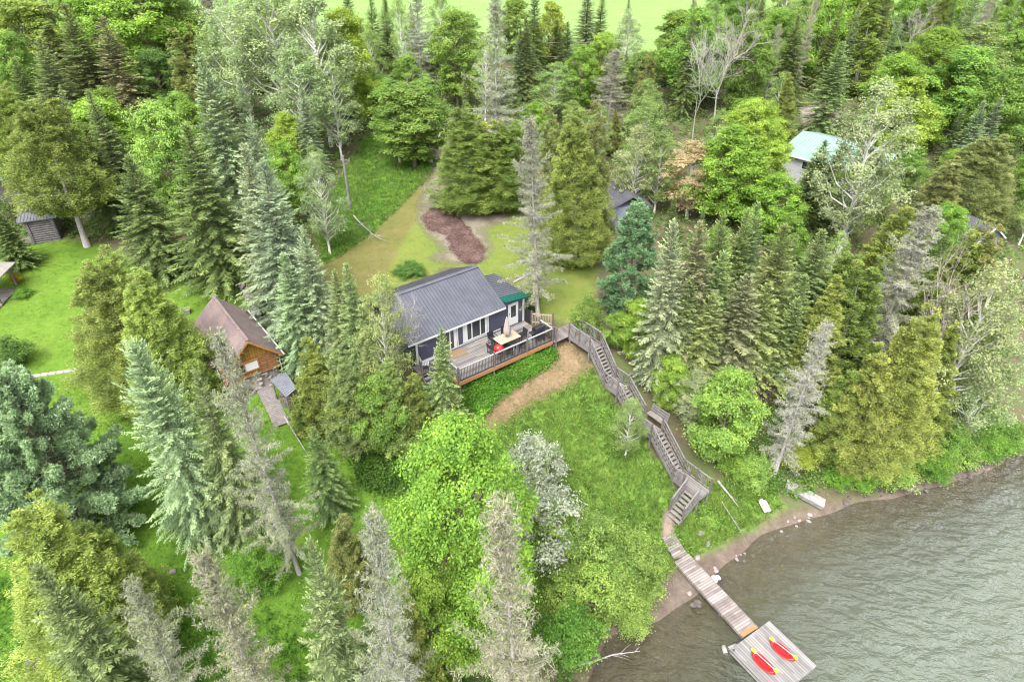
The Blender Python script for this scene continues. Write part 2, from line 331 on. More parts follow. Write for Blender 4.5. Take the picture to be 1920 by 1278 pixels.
def speck(cols):
    x = n.new('ShaderNodeMath'); x.operation = 'MULTIPLY_ADD'; l.new(nf.outputs['Fac'], x.inputs[0]); x.inputs[1].default_value = .55
    ym = n.new('ShaderNodeMath'); ym.operation = 'MULTIPLY_ADD'; l.new(nm.outputs['Fac'], ym.inputs[0]); ym.inputs[1].default_value = .5; ym.inputs[2].default_value = -.30
    y = n.new('ShaderNodeMath'); y.operation = 'MULTIPLY_ADD'; l.new(nb.outputs['Fac'], y.inputs[0]); y.inputs[1].default_value = .55; l.new(ym.outputs[0], y.inputs[2])
    l.new(y.outputs[0], x.inputs[2]); return ramp(n, l, x.outputs[0], cols).outputs[0]
forest_c = speck([(.25, (0.060, 0.048, 0.032)), (.45, (0.102, 0.084, 0.054)), (.62, (0.078, 0.108, 0.036)), (.8, (0.108, 0.156, 0.042))])
grass_c = speck([(.25, (0.043, 0.081, 0.013)), (.45, (0.071, 0.142, 0.017)), (.6, (0.104, 0.190, 0.023)), (.78, (0.162, 0.190, 0.038))])
lawn_c = speck([(.25, (0.081, 0.108, 0.023)), (.42, (0.108, 0.144, 0.032)), (.55, (0.131, 0.162, 0.036)), (.7, (0.171, 0.153, 0.054)), (.85, (0.216, 0.180, 0.090))])
left_c = speck([(.25, (0.050, 0.090, 0.013)), (.45, (0.081, 0.149, 0.018)), (.6, (0.108, 0.180, 0.025)), (.8, (0.153, 0.180, 0.045))])
tall_c = speck([(.25, (0.053, 0.105, 0.019)), (.45, (0.089, 0.163, 0.027)), (.6, (0.126, 0.200, 0.036)), (.8, (0.179, 0.210, 0.058))])
field_c = speck([(.25, (0.124, 0.205, 0.056)), (.5, (0.155, 0.242, 0.074)), (.8, (0.192, 0.260, 0.093))])
mud_c = speck([(.25, (0.060, 0.044, 0.036)), (.45, (0.111, 0.085, 0.070)), (.6, (0.145, 0.115, 0.093)), (.78, (0.212, 0.174, 0.145))])
straw_c = speck([(.25, (0.077, 0.095, 0.023)), (.5, (0.122, 0.117, 0.038)), (.8, (0.171, 0.140, 0.072))])
c = forest_c
for a, col in (('z_grass', grass_c), ('z_tall', tall_c), ('z_left', left_c), ('z_lawn', lawn_c), ('z_straw', straw_c), ('z_field', field_c), ('z_mud', mud_c)):
    c = mixc(n, l, zmask(a), c, col)
l.new(c, b.inputs['Base Color']); b.inputs['Roughness'].default_value = .95; b.inputs['Specular IOR Level'].default_value = .1
bump(n, l, b, nf.outputs['Fac'], .6, .06); M['ground'] = m
ATT = dict(z_grass=zone(Z_GRASS), z_tall=zone(Z_TALL), z_left=zone(Z_LAWN[:1]), z_lawn=zone(Z_LAWN[1:]), z_straw=zone([P_STRAW]), z_field=zone([P_FIELD]), z_mud=zone([P_MUD]))
ATT['z_mud'] = np.maximum(ATT['z_mud'], np.clip(-GZ * 3 - .2, -3, 3))
ground = grid_mesh('ground', GX, GY, GZ, M['ground'], ATT); tag(ground, kind='structure')

def sheet(name, poly, cols, step=.22, lift=.02, scale=14, soft=.3, amp=1.1, bmp=.5, label=None):
    """a worn surface lying on the ground, its edge frayed into the grass"""
    lo = poly.min(0) - .8; hi = poly.max(0) + .8
    X, Y = np.meshgrid(np.arange(lo[0], hi[0], step), np.arange(lo[1], hi[1], step))
    # sample the ground mesh itself (bilinear), so the sheet lies on it
    ix = np.clip(np.searchsorted(gx, X) - 1, 0, len(gx) - 2); iy = np.clip(np.searchsorted(gy, Y) - 1, 0, len(gy) - 2)
    tx = (X - gx[ix]) / (gx[ix + 1] - gx[ix]); ty = (Y - gy[iy]) / (gy[iy + 1] - gy[iy])
    Z = (GZ[iy, ix] * (1 - tx) + GZ[iy, ix + 1] * tx) * (1 - ty) + (GZ[iy + 1, ix] * (1 - tx) + GZ[iy + 1, ix + 1] * tx) * ty
    D = sdist(X, Y, poly)
    m, nt, n, l, b = new_mat(name)
    P = n.new('ShaderNodeNewGeometry').outputs['Position']
    t1 = noise(n, l, P, scale, 6, .7); t2 = noise(n, l, P, 1.8, 5, .65); t3 = noise(n, l, P, .8, 3)
    ad = n.new('ShaderNodeMath'); ad.operation = 'MULTIPLY_ADD'; l.new(t3.outputs['Fac'], ad.inputs[0]); ad.inputs[1].default_value = .5
    sb = n.new('ShaderNodeMath'); sb.operation = 'MULTIPLY_ADD'; l.new(t1.outputs['Fac'], sb.inputs[0]); sb.inputs[1].default_value = .9; sb.inputs[2].default_value = -.2
    l.new(sb.outputs[0], ad.inputs[2])
    l.new(ramp(n, l, ad.outputs[0], [(.3, cols[0]), (.5, cols[1]), (.72, cols[2])]).outputs[0], b.inputs['Base Color'])
    b.inputs['Roughness'].default_value = .95; b.inputs['Specular IOR Level'].default_value = .1; bump(n, l, b, t1.outputs['Fac'], bmp, .05)
    a = n.new('ShaderNodeAttribute'); a.attribute_name = 'edge'
    s = n.new('ShaderNodeMath'); s.operation = 'MULTIPLY_ADD'; l.new(t2.outputs['Fac'], s.inputs[0]); s.inputs[1].default_value = amp; s.inputs[2].default_value = -amp * .5
    t = n.new('ShaderNodeMath'); t.operation = 'ADD'; l.new(a.outputs['Fac'], t.inputs[0]); l.new(s.outputs[0], t.inputs[1])
    r = n.new('ShaderNodeMapRange'); r.inputs[1].default_value = -soft; r.inputs[2].default_value = soft; l.new(t.outputs[0], r.inputs[0])
    l.new(r.outputs[0], b.inputs['Alpha'])
    o = grid_mesh(name, X, Y, Z + lift, m, {'edge': D}, keep=D > -.35); return tag(o, kind='structure')
sheet('driveway', P_DRIVE, ((.11, .10, .06), (.175, .15, .115), (.25, .215, .185)), lift=.012, amp=2.0, soft=.7)
sheet('driveway', P_DRIVE2, ((.19, .15, .125), (.27, .22, .19), (.35, .30, .27)), lift=.012)
sheet('driveway', P_LANE, ((.2, .16, .135), (.28, .23, .2), (.35, .30, .27)), lift=.02, step=.4)
sheet('dirt_path', P_PATH, ((.09, .085, .035), (.165, .115, .066), (.24, .18, .11)), lift=.02, amp=1.5, soft=.45, scale=6)
sheet('dirt_path', P_FOOT, ((.12, .09, .065), (.20, .155, .125), (.29, .24, .2)), lift=.025, step=.12, soft=.15, amp=.5)
sheet('mulch_patch', P_MULCH, ((.035, .022, .019), (.085, .052, .046), (.165, .115, .10)), lift=.05, scale=6, bmp=1.0, soft=.25, amp=1.6)

# ---------------------------------------------------------------- the lake
wx = axis_grid(0, 40, .6, -700, 700); wy = axis_grid(12, 38, .6, -300, 55)
WX, WY = np.meshgrid(wx, wy)
m, nt, n, l, b = new_mat('water'); n.remove(b)
P = n.new('ShaderNodeNewGeometry').outputs['Position']
mp = n.new('ShaderNodeMapping'); mp.inputs['Rotation'].default_value = (0, 0, R(40)); mp.inputs['Scale'].default_value = (.75, 1.35, 1); l.new(P, mp.inputs[0])
w1 = noise(n, l, mp.outputs[0], .95, 4, .55, .35); w2 = noise(n, l, mp.outputs[0], 3.8, 3, .5, .4)
ws = n.new('ShaderNodeMath'); ws.operation = 'MULTIPLY_ADD'; l.new(w2.outputs['Fac'], ws.inputs[0]); ws.inputs[1].default_value = .11; l.new(w1.outputs['Fac'], ws.inputs[2])
bp = n.new('ShaderNodeBump'); bp.inputs['Strength'].default_value = 1.0; bp.inputs['Distance'].default_value = 1.5; l.new(ws.outputs[0], bp.inputs['Height'])
lw = n.new('ShaderNodeLayerWeight'); lw.inputs['Blend'].default_value = .5; l.new(bp.outputs[0], lw.inputs['Normal'])
fr = n.new('ShaderNodeMapRange'); fr.inputs[1].default_value = .17; fr.inputs[2].default_value = .52; fr.inputs[3].default_value = .01; fr.inputs[4].default_value = .46; l.new(lw.outputs['Facing'], fr.inputs[0])
gl = n.new('ShaderNodeBsdfGlossy'); gl.inputs['Roughness'].default_value = .14; l.new(bp.outputs[0], gl.inputs['Normal'])
da = n.new('ShaderNodeAttribute'); da.attribute_name = 'depth'
tf = n.new('ShaderNodeMapRange'); tf.inputs[1].default_value = 0; tf.inputs[2].default_value = 2.2; tf.inputs[3].default_value = .08; tf.inputs[4].default_value = .94; l.new(da.outputs['Fac'], tf.inputs[0])
mk = ramp(n, l, da.outputs['Fac'], [(0, (.10, .088, .055)), (.3, (.078, .078, .042)), (.65, (.092, .10, .066)), (1, (.115, .135, .105))])
df = n.new('ShaderNodeBsdfDiffuse'); l.new(mk.outputs[0], df.inputs['Color'])
tp = n.new('ShaderNodeBsdfTransparent'); tp.inputs['Color'].default_value = (.78, .82, .72, 1)
m1 = n.new('ShaderNodeMixShader'); l.new(tf.outputs[0], m1.inputs[0]); l.new(tp.outputs[0], m1.inputs[1]); l.new(df.outputs[0], m1.inputs[2])
m2 = n.new('ShaderNodeMixShader'); l.new(fr.outputs[0], m2.inputs[0]); l.new(m1.outputs[0], m2.inputs[1]); l.new(gl.outputs[0], m2.inputs[2])
l.new(m2.outputs[0], n['Material Output'].inputs[0]); M['water'] = m
WZ = zt(WX, WY)
water = grid_mesh('lake_water', WX, WY, np.zeros_like(WX), m, {'depth': np.clip(-WZ / 1.0, 0, 3)}, keep=WZ < .6); tag(water, kind='structure')

# ---------------------------------------------------------------- trees: crown builders
def unit(v): return v / np.maximum(np.linalg.norm(v, axis=-1, keepdims=True), 1e-9)
class Leaves:
    def __init__(s): s.q = []; s.t = []
    def add(s, c, a, b, ln, w, tint):
        """diamond leaves: base c, axis a, side b"""
        N = len(c); ln = np.broadcast_to(np.asarray(ln, float), (N,))[:, None]; w = np.broadcast_to(np.asarray(w, float), (N,))[:, None]
        a = unit(a); b = unit(b - a * (a * b).sum(-1, keepdims=True))
        mid = c + a * ln * .45
        s.q.append(np.stack([c, mid + b * w * .5, c + a * ln, mid - b * w * .5], 1)); s.t.append(np.broadcast_to(np.asarray(tint, float), (N,)))
    def mesh(s, name, mat):
        q = np.concatenate(s.q); t = np.concatenate(s.t); N = len(q)
        me = quad_mesh(name, q.reshape(-1, 3), np.arange(N * 4).reshape(N, 4))
        at_ = me.attributes.new('tint', 'FLOAT', 'FACE'); at_.data.foreach_set('value', np.clip(t, 0, 1).astype(np.float32))
        me.materials.append(mat); return me
def trunk_mesh(H, r, mat, bend=.0, limbs=(), n=7, seed=0, top=.97):
    g = np.random.default_rng(seed); mb = MB()
    k = np.linspace(0, 1, 7); off = np.cumsum(g.normal(0, bend, (7, 2)), 0) * H / 7; off -= off[0]
    pts = [(off[i, 0], off[i, 1], -.25 + (H * top + .25) * k[i]) for i in range(7)]
    mb.tube(pts, [max(.012, r * (1.25 if i == 0 else 1 - .93 * k[i])) for i in range(7)], n)
    for (p0, p1, r0) in limbs:
        p0 = np.array(p0); p1 = np.array(p1); mid = (p0 + p1) / 2 + np.array([0, 0, -.08 * np.linalg.norm(p1 - p0)]) + g.normal(0, .05, 3) * np.linalg.norm(p1 - p0)
        mb.tube([p0, mid, p1], [r0, r0 * .65, r0 * .2], 5)
    me = bpy.data.meshes.new('trunk'); me.from_pydata(mb.v, [], mb.f); me.polygons.foreach_set('use_smooth', [True] * len(mb.f)); me.materials.append(mat); me.update()
    return me
def fir(seed, H=10., Rm=2., gap=.25, droop=.28, dens=1., tipw=.98, ragged=.17, base=.03, bare=0.):
    g = np.random.default_rng(seed); L = Leaves(); C = []; A = []; B = []; LN = []; W = []; T = []
    z = base * H
    while z < H * .985:
        s = z / H; Ls = Rm * (1 - s) ** tipw * (.45 + .55 * min(1, s / .12)) + .07
        nb = max(4, int(round((5.0 + 4.5 * (1 - s)) * dens)))
        a0 = g.random() * 6.28
        whorl = g.normal(0, .10)
        for k in range(nb):
            if g.random() < bare: continue
            az = a0 + 6.283 * k / nb + g.normal(0, .16); ln = Ls * max(.3, 1 + whorl + g.normal(0, ragged))
            el = -.25 + 1.05 * s ** 1.5 + g.normal(0, .07); o = np.array([math.cos(az), math.sin(az), 0]); sd = np.array([-o[1], o[0], 0]); tb = g.normal(.0, .16)
            m = max(3, int(ln / .07)); t = np.linspace(.10, 1, m); zz = z + g.normal(0, .06)
            curve = np.tan(el) * t * ln - droop * ln * t ** 2 * (1 - s) + .30 * droop * ln * np.maximum(0, t - .6) / .4
            p = o[None] * (t * ln)[:, None] + np.array([0, 0, 1.])[None] * (zz + curve)[:, None]
            dz = np.gradient(curve) / np.gradient(t * ln)
            fw = unit(o[None] + np.array([0, 0, 1.])[None] * dz[:, None])
            tw = (.13 + .26 * (1 - t) * min(1, ln / 1.2)) * (1.1 if ln > .5 else .7)
            for sg in (-1, 1):
                c = p + g.normal(0, .025, p.shape); a = fw * .75 + sg * sd[None] * (.85 + g.normal(0, .12, (m, 1))) + np.array([0, 0, -.18]) + g.normal(0, .16, p.shape)
                nrm = np.array([0, 0, 1.])[None] + o[None] * .25 + g.normal(0, .38, p.shape)
                C.append(c); A.append(a); B.append(np.cross(a, nrm)); LN.append(tw * g.uniform(.8, 1.3, m)); W.append(g.uniform(.04, .075, m)); T.append(.36 + tb + .32 * (t > .8) + g.normal(0, .12, m))
            C.append(p); A.append(fw + g.normal(0, .15, p.shape) + np.array([0, 0, .22])); B.append(np.cross(fw, np.array([0, 0, 1.]) + g.normal(0, .3, p.shape))); LN.append(np.full(m, .17)); W.append(np.full(m, .07)); T.append(.45 + .3 * (t > .8) + tb + g.normal(0, .14, m))
        z += gap * (.55 + .55 * (1 - s)) * g.uniform(.8, 1.2)
    # leader
    m = 26; zz = H * np.linspace(.93, 1.0, m); az = g.random(m) * 6.28
    c = np.stack([0 * zz, 0 * zz, zz], 1); a = np.stack([np.cos(az) * .5, np.sin(az) * .5, np.ones(m)], 1)
    C.append(c); A.append(a); B.append(np.cross(a, g.normal(0, 1, (m, 3)))); LN.append(np.full(m, .24)); W.append(np.full(m, .07)); T.append(np.full(m, .6))
    L.add(*[np.concatenate(x) for x in (C, A, B, LN, W, T)]); return L
def cedar(seed, H=9., Rm=2., N=330, stems=3, low=.18, shape=.72, per=125, lift=0., fine=1.):
    """olive sprays gathered in bough-tip clumps over a lumpy teardrop, with dark gaps between"""
    g = np.random.default_rng(seed); L = Leaves(); ph = g.random(8) * 6.28
    s = g.beta(1.0, 1.35, N); az = np.arange(N) * 2.39996 + g.normal(0, .25, N)
    f = np.where(s < low, (s / low) ** .55, ((1 - s) / (1 - low)) ** shape)
    lump = 1 + .12 * np.sin(3 * az + 9 * s + ph[0]) + .10 * np.sin(5 * az - 14 * s + ph[1])
    r = np.maximum(Rm * f * lump * g.choice([1., .78, .5], N, p=[.55, .28, .17]) * g.uniform(.78, 1.12, N), .04)
    c = np.stack([np.cos(az) * r, np.sin(az) * r, (lift + (1 - lift) * s) * H], 1)
    st = g.uniform(-1, 1, (stems, 2)) * Rm * .30; wst = g.integers(0, stems, N); top = np.clip((s - .45) / .55, 0, 1)
    c[:, :2] += st[wst] * top[:, None] * 1.1; c[:, 2] -= top * (wst * .05 * H)
    out = np.stack([np.cos(az), np.sin(az), np.zeros(N)], 1); sz = (.12 + .22 * f) * (Rm / 2) ** .6
    sdv = np.stack([-np.sin(az), np.cos(az), np.zeros(N)], 1); tone = g.normal(0, .09, N); ln = g.uniform(.6, 1.7, N); tilt = g.normal(.12, .22, N)
    for k in range(per):
        u = g.uniform(-.9, 1.0, N); wd = np.sqrt(np.clip(1 - u * .9, .02, 2)) * .62
        d = out * (u * sz * ln)[:, None] + sdv * (g.normal(0, 1, N) * wd * sz)[:, None]
        d[:, 2] += u * sz * ln * tilt - .35 * np.maximum(u, 0) ** 2 * sz * ln + g.normal(0, .30, N) * sz
        a = out * .8 + sdv * g.normal(0, .75, (N, 1)) + np.array([0, 0, .2]) + g.normal(0, .28, (N, 3)); nn = out * .35 + np.array([0, 0, .9]) + g.normal(0, .5, (N, 3))
        L.add(c + d, a, np.cross(a, nn), fine * g.uniform(.11, .25, N), fine * g.uniform(.04, .08, N), .42 + tone + .14 * u.clip(0) + g.normal(0, .13, N))
    return L
def broadleaf(seed, H=9., Rm=3., base=.2, lobes=34, per=420, leaf=.23, lobe_r=.30, flat=.75, top=1.0, sparse=0., drop=0.):
    """returns leaves and the limbs that carry them"""
    g = np.random.default_rng(seed); L = Leaves(); limbs = []
    cz0 = base * H; ch = (H - cz0) / 2; cc = cz0 + ch
    for i in range(lobes):
        u = 1 - 2 * (i + .5) / lobes; az = i * 2.39996 + g.normal(0, .3)
        u = np.clip(u + g.normal(0, .06), -.95, .98); rr = math.sqrt(1 - u * u)
        lr = lobe_r * Rm * g.uniform(.55, 1.4)
        wd = 1.0 - .38 * max(0, u)
        sh = g.uniform(.55, 1.08) - lobe_r * .55
        ctr = np.array([math.cos(az) * rr * Rm * sh * wd, math.sin(az) * rr * Rm * sh * wd, cc + u * (ch - lr * .5) * top])
        if sparse and g.random() < sparse: continue
        n_ = int(per * (lr / (lobe_r * Rm)) ** 2); ns = 16; tone = g.normal(0, .07)
        sd_ = unit(g.normal(0, 1, (ns, 3)) + np.array([0, 0, .4]) + unit(ctr - np.array([0, 0, cc]))[None] * .55)
        sc = ctr + sd_ * np.array([1, 1, flat]) * lr * g.uniform(.45, 1.4, (ns, 1)); w_ = g.integers(0, ns, n_)
        d = g.normal(0, 1, (n_, 3)) * np.array([1, 1, .55]); p = sc[w_] + d * lr * g.uniform(.16, .34, (ns, 1))[w_]; d = unit(d * .5 + sd_[w_])
        p[:, 2] -= drop * g.random(n_)
        nn = unit(d * .55 + np.array([0, 0, .75]) + g.normal(0, .45, (n_, 3))); a = np.cross(nn, g.normal(0, 1, (n_, 3)))
        L.add(p, a, np.cross(a, nn), leaf * g.uniform(.5, 1.45, n_), leaf * .75 * g.uniform(.55, 1.3, n_), .48 + tone + g.normal(0, .05, ns)[w_] + g.normal(0, .14, n_))
        zb = max(H * .12, ctr[2] - .55 * math.hypot(ctr[0], ctr[1]) - .12 * H)
        limbs.append(((0, 0, min(zb, H * .8)), tuple(ctr), .012 * H * .45))
    return L, limbs
def bare_spruce(seed, H=11., Rm=2., gap=.42, green=.35):
    """grey, lichen-hung twigs with thin needles left near the top"""
    g = np.random.default_rng(seed); L = Leaves(); G = Leaves(); mb = []
    z = .13 * H
    while z < H * .985:
        s = z / H; Ls = Rm * (1 - s) ** .8 * (.65 + .35 * min(1, s / .15)) * g.uniform(.6, 1.3) + .12; nb = int(g.integers(4, 8)); a0 = g.random() * 6.28
        for k in range(nb):
            az = a0 + 6.283 * k / nb + g.normal(0, .25); ln = Ls * g.choice([.5, .8, 1., 1.3], p=[.2, .35, .3, .15]) * g.uniform(.85, 1.15); o = np.array([math.cos(az), math.sin(az), 0]); sd = np.array([-o[1], o[0], 0])
            m = max(3, int(ln / .13)); t = np.linspace(.08, 1, m)
            cv = (.15 + .5 * s) * ln * t - .5 * (1 - s) * ln * t ** 2 + .32 * ln * np.maximum(0, t - .55) ** 1.3; zz = z + g.normal(0, .12)
            p = o[None] * (t * ln)[:, None] + np.array([0, 0, 1.])[None] * (zz + cv)[:, None]
            fw = unit(np.gradient(p, axis=0))
            for q in (sd[None], np.array([[0, 0, 1.]])):       # the branch itself: crossed slivers
                L.add(p - fw * .06, fw, np.broadcast_to(q, p.shape),   .22, .030 * (1.15 - t) + .010, .5 + g.normal(0, .1))
            for sg in (-1, 1, -1, 1):
                a = unit(fw * .7 + sg * sd[None] * g.uniform(.5, 1.1, (m, 1)) + np.array([0, 0, -.25]) + g.normal(0, .25, p.shape)); bl = g.uniform(.15, .42, m) * (1.15 - .5 * t); b0 = p + g.normal(0, .02, p.shape)
                L.add(b0, a, np.cross(a, g.normal(0, 1, p.shape)), bl, g.uniform(.010, .02, m), .5 + g.normal(0, .14, m))
                for _ in range(5):      # twiglets hanging off each side twig
                    q = b0 + a * (bl * g.uniform(.15, 1, m))[:, None]; a2 = a * .4 + g.normal(0, .6, p.shape) + np.array([0, 0, -.3])
                    L.add(q, a2, np.cross(a2, g.normal(0, 1, p.shape)), g.uniform(.06, .2, m), g.uniform(.010, .022, m), .5 + g.normal(0, .17, m))
            ng = int(m * (4 if s > .75 else 2.4) * green * 2.4)
            if ng:
                i = g.integers(0, m, ng); a = fw[i] * .6 + sd[None] * g.choice([-1, 1], (ng, 1)) * .8 + g.normal(0, .3, (ng, 3))
                G.add(p[i], a, np.cross(a, np.array([0, 0, 1.]) + g.normal(0, .4, (ng, 3))), g.uniform(.12, .24, ng), g.uniform(.035, .07, ng), .5 + g.normal(0, .14, ng))
        z += gap * (.5 + .6 * (1 - s)) * g.uniform(.7, 1.3)
    return L, G
def pine(seed, H=10., Rm=3., whorl=.62, tufts=1.0, tip=.62, low=.08, needle=.24, fan=15):
    g = np.random.default_rng(seed); L = Leaves(); limbs = []
    z = low * H
    while z < H * .98:
        s = z / H; Ls = Rm * (1 - s) ** tip * (.6 + .4 * min(1, s / .2)) + .12; nb = int(g.integers(5, 8)); a0 = g.random() * 6.28
        for k in range(nb):
            az = a0 + 6.283 * k / nb + g.normal(0, .25); ln = Ls * g.uniform(.7, 1.15); o = np.array([math.cos(az), math.sin(az), 0]); sd = np.array([-o[1], o[0], 0])
            el = .05 + .75 * s + g.normal(0, .08); tb = g.normal(0, .11)
            limbs.append(((0, 0, z), tuple(o * ln * .9 + np.array([0, 0, z + math.tan(el) * ln * .9])), .03))
            nt_ = max(3, int(ln * 9 * tufts)); t = g.uniform(.3, 1, nt_) ** .7; lat = g.normal(0, .24, nt_) * ln * .55 * (1.15 - t)
            p = o[None] * (t * ln)[:, None] + sd[None] * lat[:, None] + np.array([0, 0, 1.])[None] * (z + np.tan(el) * t * ln + g.normal(0, .13, nt_))[:, None]
            for q in range(fan):
                a = unit(g.normal(0, 1, (nt_, 3))) + o[None] * .55 + np.array([0, 0, .55])
                L.add(p, a, np.cross(a, g.normal(0, 1, (nt_, 3))), needle * g.uniform(.7, 1.2, nt_), .055, .46 + tb + g.normal(0, .13, nt_))
        z += whorl * (.6 + .5 * (1 - s)) * g.uniform(.8, 1.2)
    return L, limbs
def join_leaves(A, mA, B, mB, name):
    q = np.concatenate(A.q + B.q); t = np.concatenate(A.t + B.t); na = sum(len(x) for x in A.q); N = len(q)
    return q, t, na, N

KINDS = {}   # kind -> list of (trunk mesh, crown mesh, nominal height, nominal crown width)
def reg(kind, H, Wd, trunk, crown): KINDS.setdefault(kind, []).append((trunk, crown, H, Wd))
for sdd, (H, Rm, dr) in enumerate(((11, 1.95, .30), (11, 2.15, .34), (12, 1.8, .26), (10, 2.1, .38))):
    reg('fir', H, 2 * Rm, trunk_mesh(H, .14, M['bark'], .012, seed=sdd), fir(100 + sdd, H, Rm, droop=dr).mesh('fir_crown', M['needle']))
for sdd in range(2):                                     # narrow spires with thinner, older lower crowns
    reg('spire', 12, 2.6, trunk_mesh(12, .13, M['bark'], .012, seed=20 + sdd), fir(140 + sdd, 12, 1.3, gap=.24, tipw=.8, droop=.45, ragged=.25, bare=.12).mesh('fir_crown', M['needle']))
for sdd, (H, Rm, stm, lw, shp) in enumerate(((9, 2.1, 3, .16, .95), (9, 2.3, 4, .2, .85), (10, 1.8, 2, .14, 1.1))):
    reg('cedar', H, 2 * Rm, trunk_mesh(H, .2, M['bark_grey'], .015, seed=30 + sdd, top=.8), cedar(200 + sdd, H, Rm, 330, stm, lw, shp).mesh('cedar_crown', M['needle']))
for sdd, (H, Rm, lb, lr, fl) in enumerate(((10, 3.1, 44, .27, .62), (9.5, 2.8, 36, .31, .7), (10.5, 2.7, 40, .28, .75))):
    L, li = broadleaf(300 + sdd, H, Rm, .12, lb + 14, 640, .175, lr * .92, fl)
    reg('maple', H, 2 * Rm, trunk_mesh(H, .17, M['bark'], .02, li[:26], seed=40 + sdd, top=.8), L.mesh('maple_crown', M['leaf']))
for sdd, (H, Rm) in enumerate(((11, 2.2), (12, 2.5))):
    L, li = broadleaf(340 + sdd, H, Rm, .2, 56, 250, .14, .24, .9, sparse=.1, drop=.25)
    reg('aspen', H, 2 * Rm, trunk_mesh(H, .13, M['bark_birch'], .02, li, seed=50 + sdd, top=.9), L.mesh('aspen_crown', M['leaf']))
for sdd, (H, Rm, gr) in enumerate(((11, 2.1, .5), (12, 2.3, .85), (11, 1.9, .25))):
    D, G = bare_spruce(400 + sdd, H, Rm, green=gr)
    q, t, na, N = join_leaves(D, None, G, None, ''); J = Leaves(); J.q = [q]; J.t = [t]
    reg('bare', H, 2 * Rm, trunk_mesh(H, .15, M['bark_grey'], .012, seed=60 + sdd), D.mesh('bare_crown', M['twig'])); KINDS['bare'][-1] += (G.mesh('needles', M['needle']),)
reg('bigcedar', 12, 6.6, trunk_mesh(12, .25, M['bark_grey'], .015, seed=35, top=.8), cedar(230, 12, 3.3, 1150, 5, .16, .8, 125, 0, .82).mesh('cedar_crown', M['needle']))
reg('bigcedar', 12, 6.0, trunk_mesh(12, .25, M['bark_grey'], .015, seed=36, top=.8), cedar(231, 12, 3.0, 1050, 4, .14, .85, 125, 0, .82).mesh('cedar_crown', M['needle']))
reg('highcedar', 12, 6.0, trunk_mesh(12, .22, M['bark_grey'], .015, seed=37, top=.8), cedar(232, 12, 3.0, 650, 3, .22, .8, 130, .24, .9).mesh('cedar_crown', M['needle']))
L, li = broadleaf(311, 13, 4.4, .08, 120, 820, .155, .19, .75)
reg('bigmaple', 13, 8.8, trunk_mesh(13, .24, M['bark'], .02, li[:50], seed=45, top=.8), L.mesh('maple_crown', M['leaf']))
for sdd in range(2):
    L, li = broadleaf(620 + sdd, 4.5, 2.6, .02, 50, 420, .12, .24, .8, sparse=.08); reg('alder', 4.5, 5.2, trunk_mesh(4.5, .06, M['bark'], .02, li, seed=85 + sdd, top=.6, n=5), L.mesh('bush_crown', M['leaf']))
L, li = pine(500, 10, 3.6, .32, 4.4, .72, .04, .18, 18); reg('pine', 10, 7.2, trunk_mesh(10, .2, M['bark'], .01, li, seed=70), L.mesh('pine_crown', M['needle']))
L, li = pine(501, 11, 2.1, .45, 2.4, .75, .06, .2, 14); reg('slimpine', 11, 4.2, trunk_mesh(11, .15, M['bark'], .01, li, seed=71), L.mesh('pine_crown', M['needle']))
L = fir(510, 10, 2.7, gap=.22, droop=.34, tipw=.78, ragged=.2, dens=1.45); reg('larch', 10, 5.8, trunk_mesh(10, .14, M['bark'], .01, seed=72), L.mesh('larch_crown', M['needle']))
for sdd, (H, Rm, lb) in enumerate(((2.4, 1.5, 18), (3.0, 1.6, 22))):
    L, li = broadleaf(600 + sdd, H, Rm, .02, lb + 6, 330, .115, .34, .8)
    reg('bush', H, 2 * Rm, trunk_mesh(H, .05, M['bark'], .02, li, seed=80 + sdd, top=.6, n=5), L.mesh('bush_crown', M['leaf']))
# leafless hardwood
def bare_hardwood(seed, H=10.):
    g = np.random.default_rng(seed); L = Leaves()
    def grow(p, d, ln, r, lev):
        n_ = max(2, int(ln / .3)); q = p.copy()
        for i in range(n_):
            d = unit(d + g.normal(0, .12, 3) + np.array([0, 0, .05])); st = ln / n_
            for sd in (np.cross(d, [1, 0, 0.1]), np.cross(d, [0, 1, 0.1])): L.add(q[None] - d[None] * .05, d[None], sd[None], st * 1.6, r * 2.2, .5 + g.normal(0, .1))
            q = q + d * st
            if lev < 4 and i >= n_ * .25:
                for _ in range(1 if lev < 2 else 2):
                    if g.random() < .85: grow(q, unit(d * .75 + g.normal(0, .55, 3) + np.array([0, 0, .25])), ln * g.uniform(.38, .6), r * .55, lev + 1)
    grow(np.array([0, 0, H * .25]), np.array([0, 0, 1.]), H * .6, .09, 0)
    return L
L = bare_hardwood(700); reg('leafless', 10, 6.0, trunk_mesh(10, .13, M['bark_grey'], .02, seed=90, top=.6), L.mesh('branches', M['twig']))

